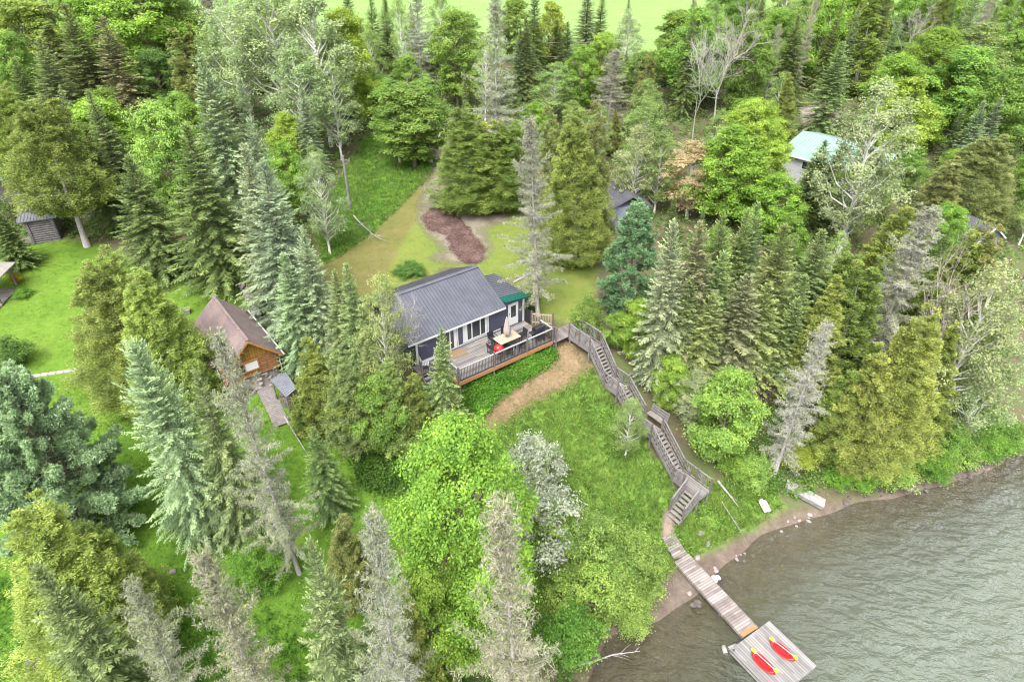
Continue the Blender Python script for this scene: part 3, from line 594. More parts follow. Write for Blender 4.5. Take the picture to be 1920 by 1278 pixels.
NAMES = dict(fir=('spruce_tree', 'spruce'), spire=('spruce_tree', 'spruce'), cedar=('cedar_tree', 'cedar'), maple=('leafy_tree', 'leafy tree'), aspen=('aspen_tree', 'aspen'),
             bare=('grey_spruce', 'dying spruce'), pine=('pine_tree', 'pine'), slimpine=('pine_tree', 'pine'), larch=('larch_tree', 'larch'), bush=('shrub', 'shrub'), alder=('shrub', 'shrub'), bigcedar=('cedar_tree', 'cedar'), highcedar=('cedar_tree', 'cedar'), bigmaple=('leafy_tree', 'leafy tree'), leafless=('bare_tree', 'bare tree'))
PAL = dict(fd=(.15, .205, .065), fg=(.205, .275, .105), fb=(.25, .325, .175), fp=(.285, .345, .20), fbr=(.225, .24, .115), fo=(.21, .265, .09),
           ce=(.235, .295, .066), ceb=(.27, .345, .08), ced=(.18, .25, .058), ceo=(.24, .275, .09), mb=(.235, .375, .055), ml=(.285, .41, .085), mm=(.20, .32, .06), md=(.12, .22, .05),
           my=(.33, .425, .065), as_=(.29, .37, .165), asg=(.265, .37, .11), asp=(.32, .40, .19), gr=(.30, .285, .25), gl=(.275, .285, .21), gd=(.24, .22, .195), pi=(.20, .33, .145), pib=(.32, .47, .23), la=(.28, .41, .20),
           cr=(.42, .34, .19), wh=(.42, .46, .39), bu=(.17, .32, .05), bl=(.255, .395, .085))
tree_rng = np.random.default_rng(11)
TREES = []
def plant(kind, x, y, h, wd, color, label, group=None, var=None, lean=(0, 0), jitter=True):
    protos = KINDS[kind]; pr = protos[(var if var is not None else int(tree_rng.integers(0, 99))) % len(protos)]
    nm, cat = NAMES[kind]
    t = thing(nm, label, cat, (x, y, zt(x, y)), 0, group)
    t.rotation_mode = 'ZYX'; t.rotation_euler = (lean[0], lean[1], tree_rng.random() * 6.283)
    if lean == (0, 0): t.rotation_euler[0] = tree_rng.normal(0, .022); t.rotation_euler[1] = tree_rng.normal(0, .022)
    t.scale = (wd / pr[3], wd / pr[3], h / pr[2])
    col = np.array(PAL[color] if isinstance(color, str) else color)
    if jitter: col = col * tree_rng.uniform(.88, 1.12) * tree_rng.uniform(.94, 1.06, 3)
    for part, me in (('trunk', pr[0]), ('crown', pr[1])) + ((('needles', pr[4]),) if len(pr) > 4 else ()):
        o = bpy.data.objects.new(part, me); COL.objects.link(o); o.parent = t
        cc = col if part != 'needles' else np.array((.25, .285, .13))
        o.color = (*[float(min(1, c)) for c in cc], 1)
    TREES.append((x, y, h, wd, kind)); return t
def tree_px(kind, tx, ty, by, wpx, color, label, group=None, var=None, lean=(0, 0)):
    """a tree whose top and foot were read off the photograph"""
    bx = 960 + (tx - 960) * (2468 - by) / (2468 - ty)
    x, y, z = ground_at(bx, by)
    lo, hi = .5, 40.
    for _ in range(40):
        h = (lo + hi) / 2
        if proj((x, y, z + h))[1] > ty: lo = h
        else: hi = h
    d = (np.array([x, y, z + h * .35]) - CP) @ FW
    return plant(kind, x, y, h, wpx * d / FPX, color, label, group, var, lean)

# ---------------------------------------------------------------- building materials
def siding(name, col, h=.13):
    m, nt, n, l, b = new_mat(name); tc = n.new('ShaderNodeTexCoord'); sx = n.new('ShaderNodeSeparateXYZ'); l.new(tc.outputs['Object'], sx.inputs[0])
    d = n.new('ShaderNodeMath'); d.operation = 'DIVIDE'; d.inputs[1].default_value = h; l.new(sx.outputs[2], d.inputs[0])
    f = n.new('ShaderNodeMath'); f.operation = 'FRACT'; l.new(d.outputs[0], f.inputs[0])
    t = noise(n, l, tc.outputs['Object'], 2.5, 5, .6); c = Vector(col)
    r = ramp(n, l, t.outputs['Fac'], [(.3, tuple(c * .85)), (.7, tuple(c * 1.15))]); l.new(r.outputs[0], b.inputs['Base Color'])
    b.inputs['Roughness'].default_value = .55; bump(n, l, b, f.outputs[0], 1.0, .02); return m
def shingles(name, c0, c1, c2, s=7):
    m, nt, n, l, b = new_mat(name); v = mapping(n, l, 'Object', (1, 1, 1))
    br = n.new('ShaderNodeTexBrick'); l.new(v, br.inputs['Vector']); br.inputs['Scale'].default_value = s; br.inputs['Mortar Size'].default_value = .04
    br.inputs['Color1'].default_value = (*c0, 1); br.inputs['Color2'].default_value = (*c1, 1); br.inputs['Mortar'].default_value = (*(Vector(c0) * .45), 1); br.inputs['Brick Width'].default_value = .9; br.inputs['Row Height'].default_value = .9
    t = noise(n, l, v, 1.2, 5, .7)
    c = mixc(n, l, ramp(n, l, t.outputs['Fac'], [(.45, (0, 0, 0)), (.75, (1, 1, 1))]).outputs[0], br.outputs['Color'], c2)
    l.new(c, b.inputs['Base Color']); b.inputs['Roughness'].default_value = .9; bump(n, l, b, br.outputs['Fac'], -.5, .02); return m
def glass_mat():
    m, nt, n, l, b = new_mat('window_glass'); b.inputs['Base Color'].default_value = (.035, .038, .042, 1); b.inputs['Roughness'].default_value = .04; b.inputs['Specular IOR Level'].default_value = .9
    t = noise(n, l, mapping(n, l), 1.6, 2); bump(n, l, b, t.outputs['Fac'], .06, .02); return m
M['siding'] = siding('navy_lap_siding', (.055, .06, .095)); M['siding_white'] = siding('white_lap_siding', (.42, .42, .44)); M['siding_grey'] = siding('blue_grey_siding', (.22, .25, .33))
M['metal_roof'] = plain('charcoal_blue_steel', (.118, .123, .152), .38, .2, .18, 1.4, .5, .05); M['metal_roof_b'] = plain('charcoal_blue_steel_rib', (.108, .113, .14), .38, .25, .12, 1.4, .5, .05)
M['green_roof'] = plain('green_steel', (.012, .125, .10), .35, .2, .12, 2); M['mint_roof'] = plain('faded_mint_steel', (.27, .40, .345), .45, .1, .12, 1.2)
M['tin'] = plain('galvanised_tin', (.36, .38, .43), .4, .5, .15, 3); M['teal_roof'] = plain('faded_teal_steel', (.04, .15, .16), .5, .1, .2)
M['shingle'] = shingles('brown_asphalt_shingle', (.135, .10, .10), (.17, .13, .13), (.21, .145, .125)); M['shingle_dark'] = shingles('black_shingle', (.05, .05, .062), (.07, .07, .085), (.09, .08, .08))
M['glass'] = glass_mat(); M['curtain'] = plain('white_curtain', (.75, .76, .76), .9, var=.08, scale=20)
M['log'] = plain('varnished_log', (.27, .125, .05), .55, var=.35, scale=3); M['log_trim'] = plain('varnished_trim', (.42, .19, .065), .55, var=.2); M['gable'] = planks('gable_boards', ((.24, .12, .02), (.36, .19, .04), (.44, .25, .06)), .16, 0)
M['grey_log'] = plain('weathered_log', (.17, .155, .16), .9, var=.4, scale=4)

# ---------------------------------------------------------------- the cottage (local x along the deck, y away from the lake)
HRZ = math.atan2(HU[1], HU[0]); DZ = 7.3
def hl(u, v, z): return (u, -v, z)
house = thing('cottage', 'navy clapboard cottage with a charcoal ribbed metal roof behind the deck', 'cottage', (*hw(0, 0), 6.3), HRZ)
zb = -6.3      # local z of lake level
w = MB(); z0, z1 = 0.0, 9.12 + zb
w.box(-8.45, -1.85, 3.2, 9.2, z0, z1)
for x in (-8.45, -1.85):       # gables
    x2 = x + (.12 if x < -5 else -.12)
    w.add([(x, 3.2, z1), (x, 9.2, z1), (x, 6.2, 10.62 + zb), (x2, 3.2, z1), (x2, 9.2, z1), (x2, 6.2, 10.62 + zb)], [(0, 1, 2), (5, 4, 3), (0, 3, 4, 1), (1, 4, 5, 2), (2, 5, 3, 0)])
w.box(-1.846, 0, 3.204, 6.5, z0, 9.22 + zb)
w.build('wall', M['siding'], house)
def ribs(mb, q, n, w_=.045, h=.035, m=0):
    """standing ribs from edge q0-q1 to edge q3-q2"""
    q = [Vector(p) for p in q]
    for i in range(n + 1):
        a = q[0].lerp(q[1], i / n); b = q[3].lerp(q[2], i / n); mb.bar(a + Vector((0, 0, h * .5)), b + Vector((0, 0, h * .5)), w_, h, m)
r = MB(); F = [(-9.15, 2.9, 9.17 + zb), (-1.68, 2.9, 9.17 + zb), (-1.68, 6.2, 10.8 + zb), (-9.15, 6.2, 10.8 + zb)]
B_ = [(-1.68, 9.5, 9.17 + zb), (-9.15, 9.5, 9.17 + zb), (-9.15, 6.2, 10.8 + zb), (-1.68, 6.2, 10.8 + zb)]
r.slab(F, .10); ribs(r, F, 32, m=1); r.slab([(p[0], p[1], p[2]) for p in B_], .10); ribs(r, B_, 32, m=1)
r.build('roof', [M['metal_roof'], M['metal_roof_b']], house)
rc = MB(); rc.slab([(-9.17, 6.03, 10.80 + zb), (-1.66, 6.03, 10.80 + zb), (-1.66, 6.2, 10.87 + zb), (-9.17, 6.2, 10.87 + zb)], .03); rc.slab([(-1.66, 6.37, 10.80 + zb), (-9.17, 6.37, 10.80 + zb), (-9.17, 6.2, 10.87 + zb), (-1.66, 6.2, 10.87 + zb)], .03); rc.build('ridge_cap', M['metal_roof'], house)
fa = MB(); fa.box(-9.15, -1.70, 2.86, 2.895, 9.02 + zb, 9.15 + zb); fa.build('fascia', M['white'], house)
for x in (-9.17, -1.675):
    fb = MB(); fb.slab([(x, 2.9, 9.14 + zb), (x + .03, 2.9, 9.14 + zb), (x + .03, 6.2, 10.77 + zb), (x, 6.2, 10.77 + zb)], .16); fb.slab([(x, 6.2, 10.77 + zb), (x + .03, 6.2, 10.77 + zb), (x + .03, 9.5, 9.14 + zb), (x, 9.5, 9.14 + zb)], .16); fb.build('bargeboard', M['metal_roof_b'], house)
an = MB(); A1 = [(-1.70, 3.58, 9.55 + zb), (-1.70, 6.75, 9.55 + zb), (.2, 6.75, 9.32 + zb), (.2, 3.58, 9.32 + zb)]
an.slab(A1[::-1], .08); ribs(an, A1, 13, m=1)
an.build('porch_roof', [M['metal_roof'], M['metal_roof_b']], house)
ag = MB(); A2 = [(-1.70, 2.85, 9.55 + zb), (-1.70, 3.57, 9.55 + zb), (.22, 3.57, 9.32 + zb), (.22, 2.85, 9.32 + zb)]
ag.slab(A2[::-1], .10); ribs(ag, A2, 3, .05, .04); ag.build('green_roof_strip', M['green_roof'], house)
tr = MB()
for x0, x1, y0, y1, zt_ in ((-8.51, -8.37, 3.13, 3.19, 9.03), (-.075, .06, 3.13, 3.19, 9.25), (.003, .06, 3.195, 3.3, 9.25)): tr.box(x0, x1, y0, y1, z0 + .4, zt_ + zb)
tr.box(-8.3, -1.4, 3.17, 3.195, DZ + .02 + zb, DZ + .10 + zb); tr.build('trim', M['white'], house)
def window(parent, name, x0, x1, za, zc, y, mull=(), fw=.09, curtains=(), label=None):
    fr_ = MB(); t = .05
    fr_.box(x0, x1, y - t, y - .002, zc - fw, zc); fr_.box(x0, x1, y - t, y - .002, za, za + fw); fr_.box(x0, x0 + fw, y - t, y - .002, za + fw, zc - fw); fr_.box(x1 - fw, x1, y - t, y - .002, za + fw, zc - fw)
    for mx in mull: fr_.box(mx - .04, mx + .04, y - t + .004, y - .002, za + fw, zc - fw)
    f = fr_.build(name, M['white'], parent)
    p = MB(); p.box(x0 + fw, x1 - fw, y - .018, y - .004, za + fw, zc - fw); p.build('pane', M['glass'], f)
    if curtains:
        for a, b_ in curtains:
            c = MB(); k = max(2, int((b_ - a) / .05))
            for i in range(k): c.box(a + (b_ - a) * i / k, a + (b_ - a) * (i + .8) / k, y - .030 - .006 * (i % 2), y - .019, za + fw + .01, zc - fw - .01)
            c.build('curtain', M['curtain'], f)
    return f
window(house, 'window', -4.98, -2.93, 7.46 + zb, 8.96 + zb, 3.2, (-4.28, -3.6), .10, ((-4.87, -4.62), (-3.22, -3.05)))
sl = window(house, 'sliding_door', -6.56, -5.36, DZ + .03 + zb, 8.88 + zb, 3.2, (-5.98,), .07, ((-5.68, -5.45), (-6.48, -6.38)))
dr = MB(); dr.box(-1.30, -.45, 3.15, 3.198, DZ + .02 + zb, 9.03 + zb); d_ = dr.build('door', M['white'], house, bevel=.008)
dp = MB(); dp.box(-1.08, -.67, 3.135, 3.149, 7.95 + zb, 8.83 + zb); dp.build('pane', M['glass'], d_)
db = MB(); db.box(-1.08, -.67, 3.128, 3.134, 8.36 + zb, 8.40 + zb); db.tube([(-1.22, 3.10, 8.28 + zb), (-1.22, 3.15, 8.28 + zb)], .03); db.build('handle', M['black'], d_)

# ---------------------------------------------------------------- the deck
deck = thing('deck', 'weathered grey wooden deck along the lake side of the navy cottage', 'deck', (*hw(0, 0), 6.0), HRZ)
dz = DZ - 6.0
fl = MB(); fl.box(-7.42, 0, .02, 3.12, dz - .045, dz); fl.box(-8.9, -7.424, 1.9, 3.12, dz - .045, dz); fl.build('deck_floor', M['deck'], deck)
fs = MB(); fs.box(-7.45, .03, -.03, .016, dz - .26, dz - .005); fs.box(.004, .04, .02, 3.1, dz - .26, dz - .005); fs.box(-7.46, -7.424, .02, 1.88, dz - .26, dz - .005); fs.build('rim_board', M['orange_wood'], deck)
js = MB()
for i in range(13): js.box(-7.3 + i * .6, -7.26 + i * .6, .05, 3.1, dz - .24, dz - .05)
js.build('joist', M['grey_wood'], deck)
for x in (-7.3, -4.75, -2.15, -.1):
    for y in (.10, 2.2):
        p = MB(); g = zt(*hw(x, -y)); p.box(x - .045, x + .045, y - .045, y + .045, g - .3 - 6, dz - .05 - (.21 if y < .2 else .19)); p.build('support_post', M['grey_wood'], deck)
def railing(parent, pts, zf, nb=.11, h=.98, top='rail_top', base=0.0):
    for a, b in zip(pts[:-1], pts[1:]):
        a = Vector(a); b = Vector(b); L_ = (b - a).length; d = (b - a) / L_
        t = MB(); t.bar(a + Vector((0, 0, zf + h)) + d * .05, b + Vector((0, 0, zf + h)) - d * .05, .10, .05); t.build('top_rail', M[top], parent)
        k = MB(); k.bar(a + Vector((0, 0, zf + .10)), b + Vector((0, 0, zf + .10)), .04, .05)
        for i in range(1, int(L_ / nb)):
            q = a + d * (i * L_ / int(L_ / nb)); k.bar(q + Vector((0, 0, zf + .12)), q + Vector((0, 0, zf + h - .025)), .022)
        k.build('balusters', M['black_rail'], parent)
def post(parent, x, y, za, zc, w_=.095, mat='post'):
    p = MB(); p.box(x - w_ / 2, x + w_ / 2, y - w_ / 2, y + w_ / 2, za, zc); return p.build('post', M[mat], parent)
for x in (-7.42, -4.75, -2.15, 0): post(deck, x, .02, dz - .2, dz + 1.12)
railing(deck, [(-7.42, .02, 0), (-4.75, .02, 0), (-2.15, .02, 0), (0, .02, 0)], dz)
railing(deck, [(-7.42, .02, 0), (-7.42, 1.9, 0)], dz); post(deck, -7.42, 1.9, dz - .2, dz + 1.1); post(deck, -8.85, 1.95, dz - .2, dz + 1.1); railing(deck, [(-7.42, 1.92, 0), (-8.85, 1.92, 0)], dz)
post(deck, 0, 1.35, dz - .2, dz + 1.1); railing(deck, [(0, .02, 0), (0, 1.35, 0)], dz)
for x, y in ((.22, .10), (.22, -.12), (.25, 2.55), (1.25, 1.5)): post(deck, x, y, dz - 1.0, dz + 1.0)
pk = MB()
for i in range(13):
    t = (i + .5) / 13; pk.bar((.25 + t * 1.0, 2.55 - t * 1.05, dz - .75), (.25 + t * 1.0, 2.55 - t * 1.05, dz + .85), .05, .02)
pk.bar((.25, 2.55, dz + .75), (1.25, 1.5, dz + .75), .05, .07); pk.bar((.25, 2.55, dz + .1), (1.25, 1.5, dz + .1), .05, .07); pk.build('picket_panel', M['tan'], deck)
bpn = MB(); bpn.bar((.06, 3.1, dz + .5), (.24, 2.62, dz + .5), .03, 1.0); bpn.build('screen_panel', M['black'], deck)
st = MB()
for i in range(6): st.box(-8.8, -7.95, 1.88 - (i + 1) * .26, 1.88 - i * .26 - .02, dz - .2 - i * .19, dz - .16 - i * .19)
st.bar((-8.85, 1.9, dz - .2), (-8.85, .3, dz - 1.35), .04, .22); st.bar((-7.92, 1.9, dz - .2), (-7.92, .3, dz - 1.35), .04, .22); st.build('side_steps', M['grey_wood'], deck)

def on_deck(name, label, cat, u, v, z=DZ, rz=0, group=None): return thing(name, label, cat, (*hw(u, v), z), HRZ + rz, group)
# table, umbrella and chairs
tb = on_deck('patio_table', 'rectangular tan topped patio table on the deck, the closed umbrella through it', 'table', -2.78, -1.33)
q = MB(); q.box(-.82, .82, -.47, .47, .69, .73); q.build('tabletop', M['tan'], tb, bevel=.012)
for sx in (-1, 1):
    for sy in (-1, 1):
        q = MB(); q.bar((sx * .7, sy * .37, 0), (sx * .72, sy * .38, .69), .05); q.build('leg', M['black'], tb)
um = on_deck('patio_umbrella', 'closed beige umbrella standing in the middle of the tan patio table', 'umbrella', -2.78, -1.33)
q = MB(); q.tube([(0, 0, 0), (0, 0, 2.28)], .022, 8); q.build('pole', M['black'], um)
q = MB(); vs = []; 
nseg = 32; prof = [(.17, .98), (.21, 1.05), (.20, 1.3), (.15, 1.7), (.085, 2.05), (.03, 2.3)]
for i, (rr, z) in enumerate(prof):
    for k in range(nseg):
        a = 2 * math.pi * k / nseg; f = rr * (1 + .22 * math.cos(8 * a + i * .25)); vs.append((f * math.cos(a), f * math.sin(a), z + (.05 * math.cos(8 * a) if i == 0 else 0)))
q.add(vs, [(i * nseg + k, i * nseg + (k + 1) % nseg, (i + 1) * nseg + (k + 1) % nseg, (i + 1) * nseg + k) for i in range(5) for k in range(nseg)]); q.build('canopy', M['beige'], um, smooth=True)
q = MB(); q.lathe([(.15, 1.42), (.165, 1.45), (.15, 1.48)], 16); q.build('tie', M['tan'], um)
q = MB(); q.lathe([(.27, 0), (.27, .04), (.20, .08), (.05, .10), (.04, .3)], 20); q.build('base', M['black'], um, smooth=True)
def chair(u, v, rz, label):
    c = on_deck('patio_chair', label, 'chair', u, v, DZ, rz, 'black chairs round the patio table')
    q = MB(); q.box(-.24, .24, -.24, .24, .42, .45); q.build('seat', M['black'], c, bevel=.01)
    q = MB(); q.slab([(-.24, .24, .46), (.24, .24, .46), (.24, .32, .82), (-.24, .32, .82)], .025); q.build('backrest', M['black'], c)
    for sx in (-1, 1):
        q = MB(); q.bar((sx * .25, -.22, 0), (sx * .25, -.22, .63), .03); q.bar((sx * .25, -.22, .63), (sx * .25, .27, .66), .045, .025); q.build('arm', M['black'], c)
        for y in (-.2, .22): q = MB(); q.bar((sx * .23, y, 0), (sx * .23, y, .43), .028); q.build('leg', M['black'], c)
chair(-3.35, -2.12, 0, 'black patio chair between the tan table and the cottage window'); chair(-2.25, -2.12, 0, 'black patio chair between the tan table and the wall beside the white door')
chair(-1.55, -1.33, R(-90), 'black patio chair at the barbecue end of the tan table'); chair(-3.98, -1.33, R(90), 'black patio chair at the sliding door end of the tan table')
chair(-3.3, -.55, R(180), 'black patio chair on the railing side of the table, beside the red grill'); chair(-2.3, -.55, R(180), 'black patio chair on the railing side of the table, nearer the black barbecue')
# red kettle grill
kg = on_deck('kettle_grill', 'round red lidded charcoal grill beside the railing, its black shelf folded out', 'grill', -4.12, -.42)
q = MB(); q.lathe([(.02, .48), (.16, .52), (.24, .64), (.26, .78)], 24); q.build('bowl', M['red_enamel'], kg, smooth=True)
q = MB(); q.lathe([(.27, .785), (.265, .86), (.20, .98), (.09, 1.06), (.01, 1.08)], 24); ld = q.build('lid', M['red_enamel'], kg, smooth=True)
q = MB(); q.tube([(-.07, 0, 1.06), (-.06, 0, 1.13), (.06, 0, 1.13), (.07, 0, 1.06)], .014); q.build('handle', M['black'], ld)
q = MB(); q.box(-.62, -.29, -.18, .18, .74, .77); q.build('side_shelf', M['black'], kg)
for a in (20, 140, 260):
    q = MB(); q.bar((.14 * math.cos(R(a)), .14 * math.sin(R(a)), .52), (.3 * math.cos(R(a)), .3 * math.sin(R(a)), 0), .028); q.build('leg', M['black'], kg)
kg.scale = (1.15, 1.15, 1.12)
# black gas barbecue
bq = on_deck('gas_barbecue', 'black gas barbecue with its hood shut in the railed deck corner', 'barbecue', -.72, -.62, DZ, R(180))
q = MB(); q.box(-.36, .36, -.24, .24, .35, .82); q.build('firebox', M['black'], bq, bevel=.02)
hv = [(-.25, .84), (-.27, .95), (-.2, 1.1), (0, 1.17), (.2, 1.12), (.25, .84)]; q = MB()
q.add([(x, y, z) for x in (-.36, .36) for y, z in hv], [(0, 1, 2, 3, 4, 5), (11, 10, 9, 8, 7, 6)] + [(i, i + 6, (i + 1) % 6 + 6, (i + 1) % 6) for i in range(6)]); q.build('hood', M['black'], bq, bevel=.015)
for s in (-1, 1): q = MB(); q.box(min(s * .37, s * .68), max(s * .37, s * .68), -.2, .2, .80, .83); q.build('side_shelf', M['black'], bq)
for sx in (-1, 1):
    for sy in (-1, 1): q = MB(); q.box(sx * .33 - .02, sx * .33 + .02, sy * .2 - .02, sy * .2 + .02, 0, .35); q.build('leg', M['black'], bq)
mt = MB(); mt.box(-.55, .55, -.36, .36, 0, .02); o = mt.build('door_mat', M['straw_mat'], None); o.location = (*hw(-5.82, -2.62), DZ + .001); o.rotation_euler = (0, 0, HRZ); tag(o, 'brown woven mat on the deck outside the sliding door', 'mat')
wc = on_deck('garden_chair', 'white plastic chair at the tree end of the deck', 'chair', -8.3, -2.45, DZ, R(60))
q = MB(); q.box(-.23, .23, -.23, .23, .38, .42); q.build('seat', M['white'], wc, bevel=.01); q = MB(); q.slab([(-.23, .2, .43), (.23, .2, .43), (.21, .33, .88), (-.21, .33, .88)], .03); q.build('backrest', M['white'], wc)
for sx in (-1, 1):
    for sy in (-1, 1): q = MB(); q.bar((sx * .2, sy * .2, .38), (sx * .25, sy * .25, 0), .035); q.build('leg', M['white'], wc)

# ---------------------------------------------------------------- boardwalk and lakeside stairway (house axes: u to the right, v downhill)
sw = thing('stairway', 'long grey wooden stairway with landings running down the bank to the lake', 'stairway', (*hw(2.0, 0), 6.2), HRZ)
SZ = -6.2
def P3(u, v, z): return Vector((u - 2.0, -v, z + SZ))
U0 = 1.88; WD = 1.0
wk = MB(); wk.slab([P3(.06, .2, DZ - .02), P3(2.95, .2, DZ - .02), P3(2.95, -.95, DZ - .02), P3(.06, -.95, DZ - .02)], .06); wk.build('walkway', M['walk'], sw)
ua, ub = 1.10, 2.10
def uv(p):
    d = np.array(p) - HO; return d @ HU, d @ HV
# measured corners of the flights
lv = [('L1', uv((4.12, 38.27)), uv((5.3, 36.6)), 7.25), ('L2', uv((6.55, 35.55)), uv((7.1, 34.45)), 5.4), ('L3', uv((8.2, 33.2)), uv((9.06, 32.0)), 4.0), ('L4', uv((10.39, 30.4)), uv((11.5, 28.9)), 2.1)]
UC = float(np.mean([q[0] for _, a, b, _ in lv for q in (a, b)])); hwid = .5
def landing(v0, v1, z, name='landing'):
    q = MB(); q.slab([P3(UC - hwid, v1, z), P3(UC + hwid, v1, z), P3(UC + hwid, v0, z), P3(UC - hwid, v0, z)], .05)
    o = q.build(name, M['walk'], sw)
    j = MB(); j.bar(P3(UC - hwid, v0, z - .14), P3(UC - hwid, v1, z - .14), .04, .17); j.bar(P3(UC + hwid, v0, z - .14), P3(UC + hwid, v1, z - .14), .04, .17); j.bar(P3(UC - hwid, v1, z - .14), P3(UC + hwid, v1, z - .14), .04, .17); j.build('joist', M['grey_wood'], o)
    for du in (-hwid + .05, hwid - .05):
        for v in (v0 + .08, v1 - .08):
            g = zt(*hw(UC + du, v)); p = MB(); p.bar(P3(UC + du, v, min(g, z) - .3), P3(UC + du, v, z - .05), .09); p.build('support_post', M['grey_wood'], o)
    return o
def sunburst(a, b, z, h=.95):
    """railing panel: two posts, rails, and slats fanning up from the middle of the foot"""
    rl = MB(); up = Vector((0, 0, 1))
    rl.bar(a + up * h, b + up * h, .09, .045); rl.bar(a + up * .12, b + up * .12, .04, .07)
    c = a.lerp(b, .5) + up * .14
    for k in range(9):
        t = k / 8; an = math.pi * t; ex = a.lerp(b, .5 - .5 * math.cos(an)) ; hh = .15 + (h - .2) * min(1, math.sin(an) * 1.5)
        rl.bar(c, Vector((ex.x, ex.y, c.z - .14 + hh)), .05, .018)
    return rl.build('sunburst_panel', M['grey_wood'], sw)
def rpost(p, h=1.05):
    q = MB(); q.bar(p - Vector((0, 0, .25)), p + Vector((0, 0, h)), .095); return q.build('post', M['post'], sw)
def flight(a0, a1, side, n, name='flight'):
    """a0,a1: centre of top and foot; side: unit vector to the right"""
    f = MB()
    for s in (-1, 1): f.bar(a0 + side * s * (hwid - .02) - Vector((0, 0, .14)), a1 + side * s * (hwid - .02) - Vector((0, 0, .06)), .04, .22)
    fo = f.build(name, M['grey_wood'], sw)
    for i in range(n):
        t = (i + .5) / n; c = a0.lerp(a1, t) + Vector((0, 0, -.02 if True else 0)); d = (a1 - a0); d.z = 0; d.normalize(); dep = min(.26, (Vector((a1.x - a0.x, a1.y - a0.y)).length / n) * .93)
        tq = MB(); k = d * dep / 2; tq.slab([c - side * (hwid - .05) - k, c - side * (hwid - .05) + k, c + side * (hwid - .05) + k, c + side * (hwid - .05) - k], .04); tq.build('tread', M['tread'], fo)
    return fo
def sloped_rail(a0, a1, off, side, n=4):
    rl = MB(); p0 = a0 + side * off; p1 = a1 + side * off
    for hz, w_, h_ in ((.95, .09, .045), (.62, .03, .09), (.34, .03, .09)): rl.bar(p0 + Vector((0, 0, hz)), p1 + Vector((0, 0, hz)), w_, h_)
    nb = 9
    for i in range(1, nb):
        c = p0.lerp(p1, i / nb); rl.bar(c + Vector((0, 0, -.05)), c + Vector((0, 0, .93)), .03, .03)
    return rl.build('sloping_rail', M['grey_wood'], sw)
side = Vector((1, 0, 0))
Vs = [(a[1], b[1], z) for _, a, b, z in lv]
for i, (v0, v1, z) in enumerate(Vs):
    if i == 3: v1 = v1 + .25
    landing(v0, v1, z)
    Lp = [P3(UC - hwid, v0, z), P3(UC - hwid, v1, z)]; Rp = [P3(UC + hwid, v0, z), P3(UC + hwid, v1, z)]
    if i == 0:
        ml = Lp[0].lerp(Lp[1], .5); mr = Rp[0].lerp(Rp[1], .5)
        for p in (Lp[0], ml, Lp[1], Rp[0], mr, Rp[1]): rpost(p)
        sunburst(Lp[0], ml, z); sunburst(ml, Lp[1], z); sunburst(Rp[0], mr, z); sunburst(mr, Rp[1], z)
    elif i == 3:
        m_ = P3(UC - hwid, v0 + .85, z)
        for p in (Lp[0], m_, Rp[0], Rp[0].lerp(Rp[1], .5), Rp[1]): rpost(p)
        sunburst(Lp[0], m_, z); sunburst(Rp[0], Rp[0].lerp(Rp[1], .5), z); sunburst(Rp[0].lerp(Rp[1], .5), Rp[1], z)
    else:
        for p in (Lp[0], Lp[1]): rpost(p)
        sunburst(Lp[0], Lp[1], z)
        for p in (Rp[0], Rp[1]): rpost(p)
        if i == 1: sunburst(Rp[0], Rp[1], z)
for i in range(3):
    a0 = P3(UC, Vs[i][1], Vs[i][2]); a1 = P3(UC, Vs[i + 1][0], Vs[i + 1][2]); flight(a0, a1, side, (10, 8, 10)[i])
    for s in (-1, 1): sloped_rail(a0, a1, s * hwid, side)
v1 = Vs[3][1] - .25; zL = Vs[3][2]
a0 = P3(UC - hwid, v1, zL); a1 = P3(UC - hwid - 1.55, v1, .82)
f4 = flight(a0, a1, Vector((0, 1, 0)), 7)
for s in (-1, 1): sloped_rail(a0, a1 + Vector((.25, 0, .18)), s * hwid, Vector((0, 1, 0))); rpost(a1 + Vector((.3, s * hwid, .2)))
# bench built into the third landing
v0, v1_, z = Vs[2]
bn = MB(); x0 = UC + hwid + .02
bn.slab([P3(x0, v1_ - .05, z + .45), P3(x0 + .42, v1_ - .05, z + .45), P3(x0 + .42, v0 + .05, z + .45), P3(x0, v0 + .05, z + .45)], .05); bo = bn.build('bench_seat', M['tread'], sw)
bb = MB()
for k in range(3): bb.slab([P3(x0 + .44 + k * .05, v1_ - .02, z + .62 + k * .17), P3(x0 + .47 + k * .05, v1_ - .02, z + .62 + k * .17), P3(x0 + .47 + k * .05, v0 + .02, z + .62 + k * .17), P3(x0 + .44 + k * .05, v0 + .02, z + .62 + k * .17)], .14)
for v in (v0 + .1, v1_ - .1): bb.bar(P3(x0 + .46, v, z - .3), P3(x0 + .60, v, z + 1.0), .05)
bb.build('bench_backrest', M['grey_wood'], bo)
bf = MB()
for v in (v0 + .1, v1_ - .1): bf.bar(P3(x0 + .05, v, z - .2), P3(x0 + .05, v, z + .40), .07)
bf.build('bench_leg', M['grey_wood'], bo)

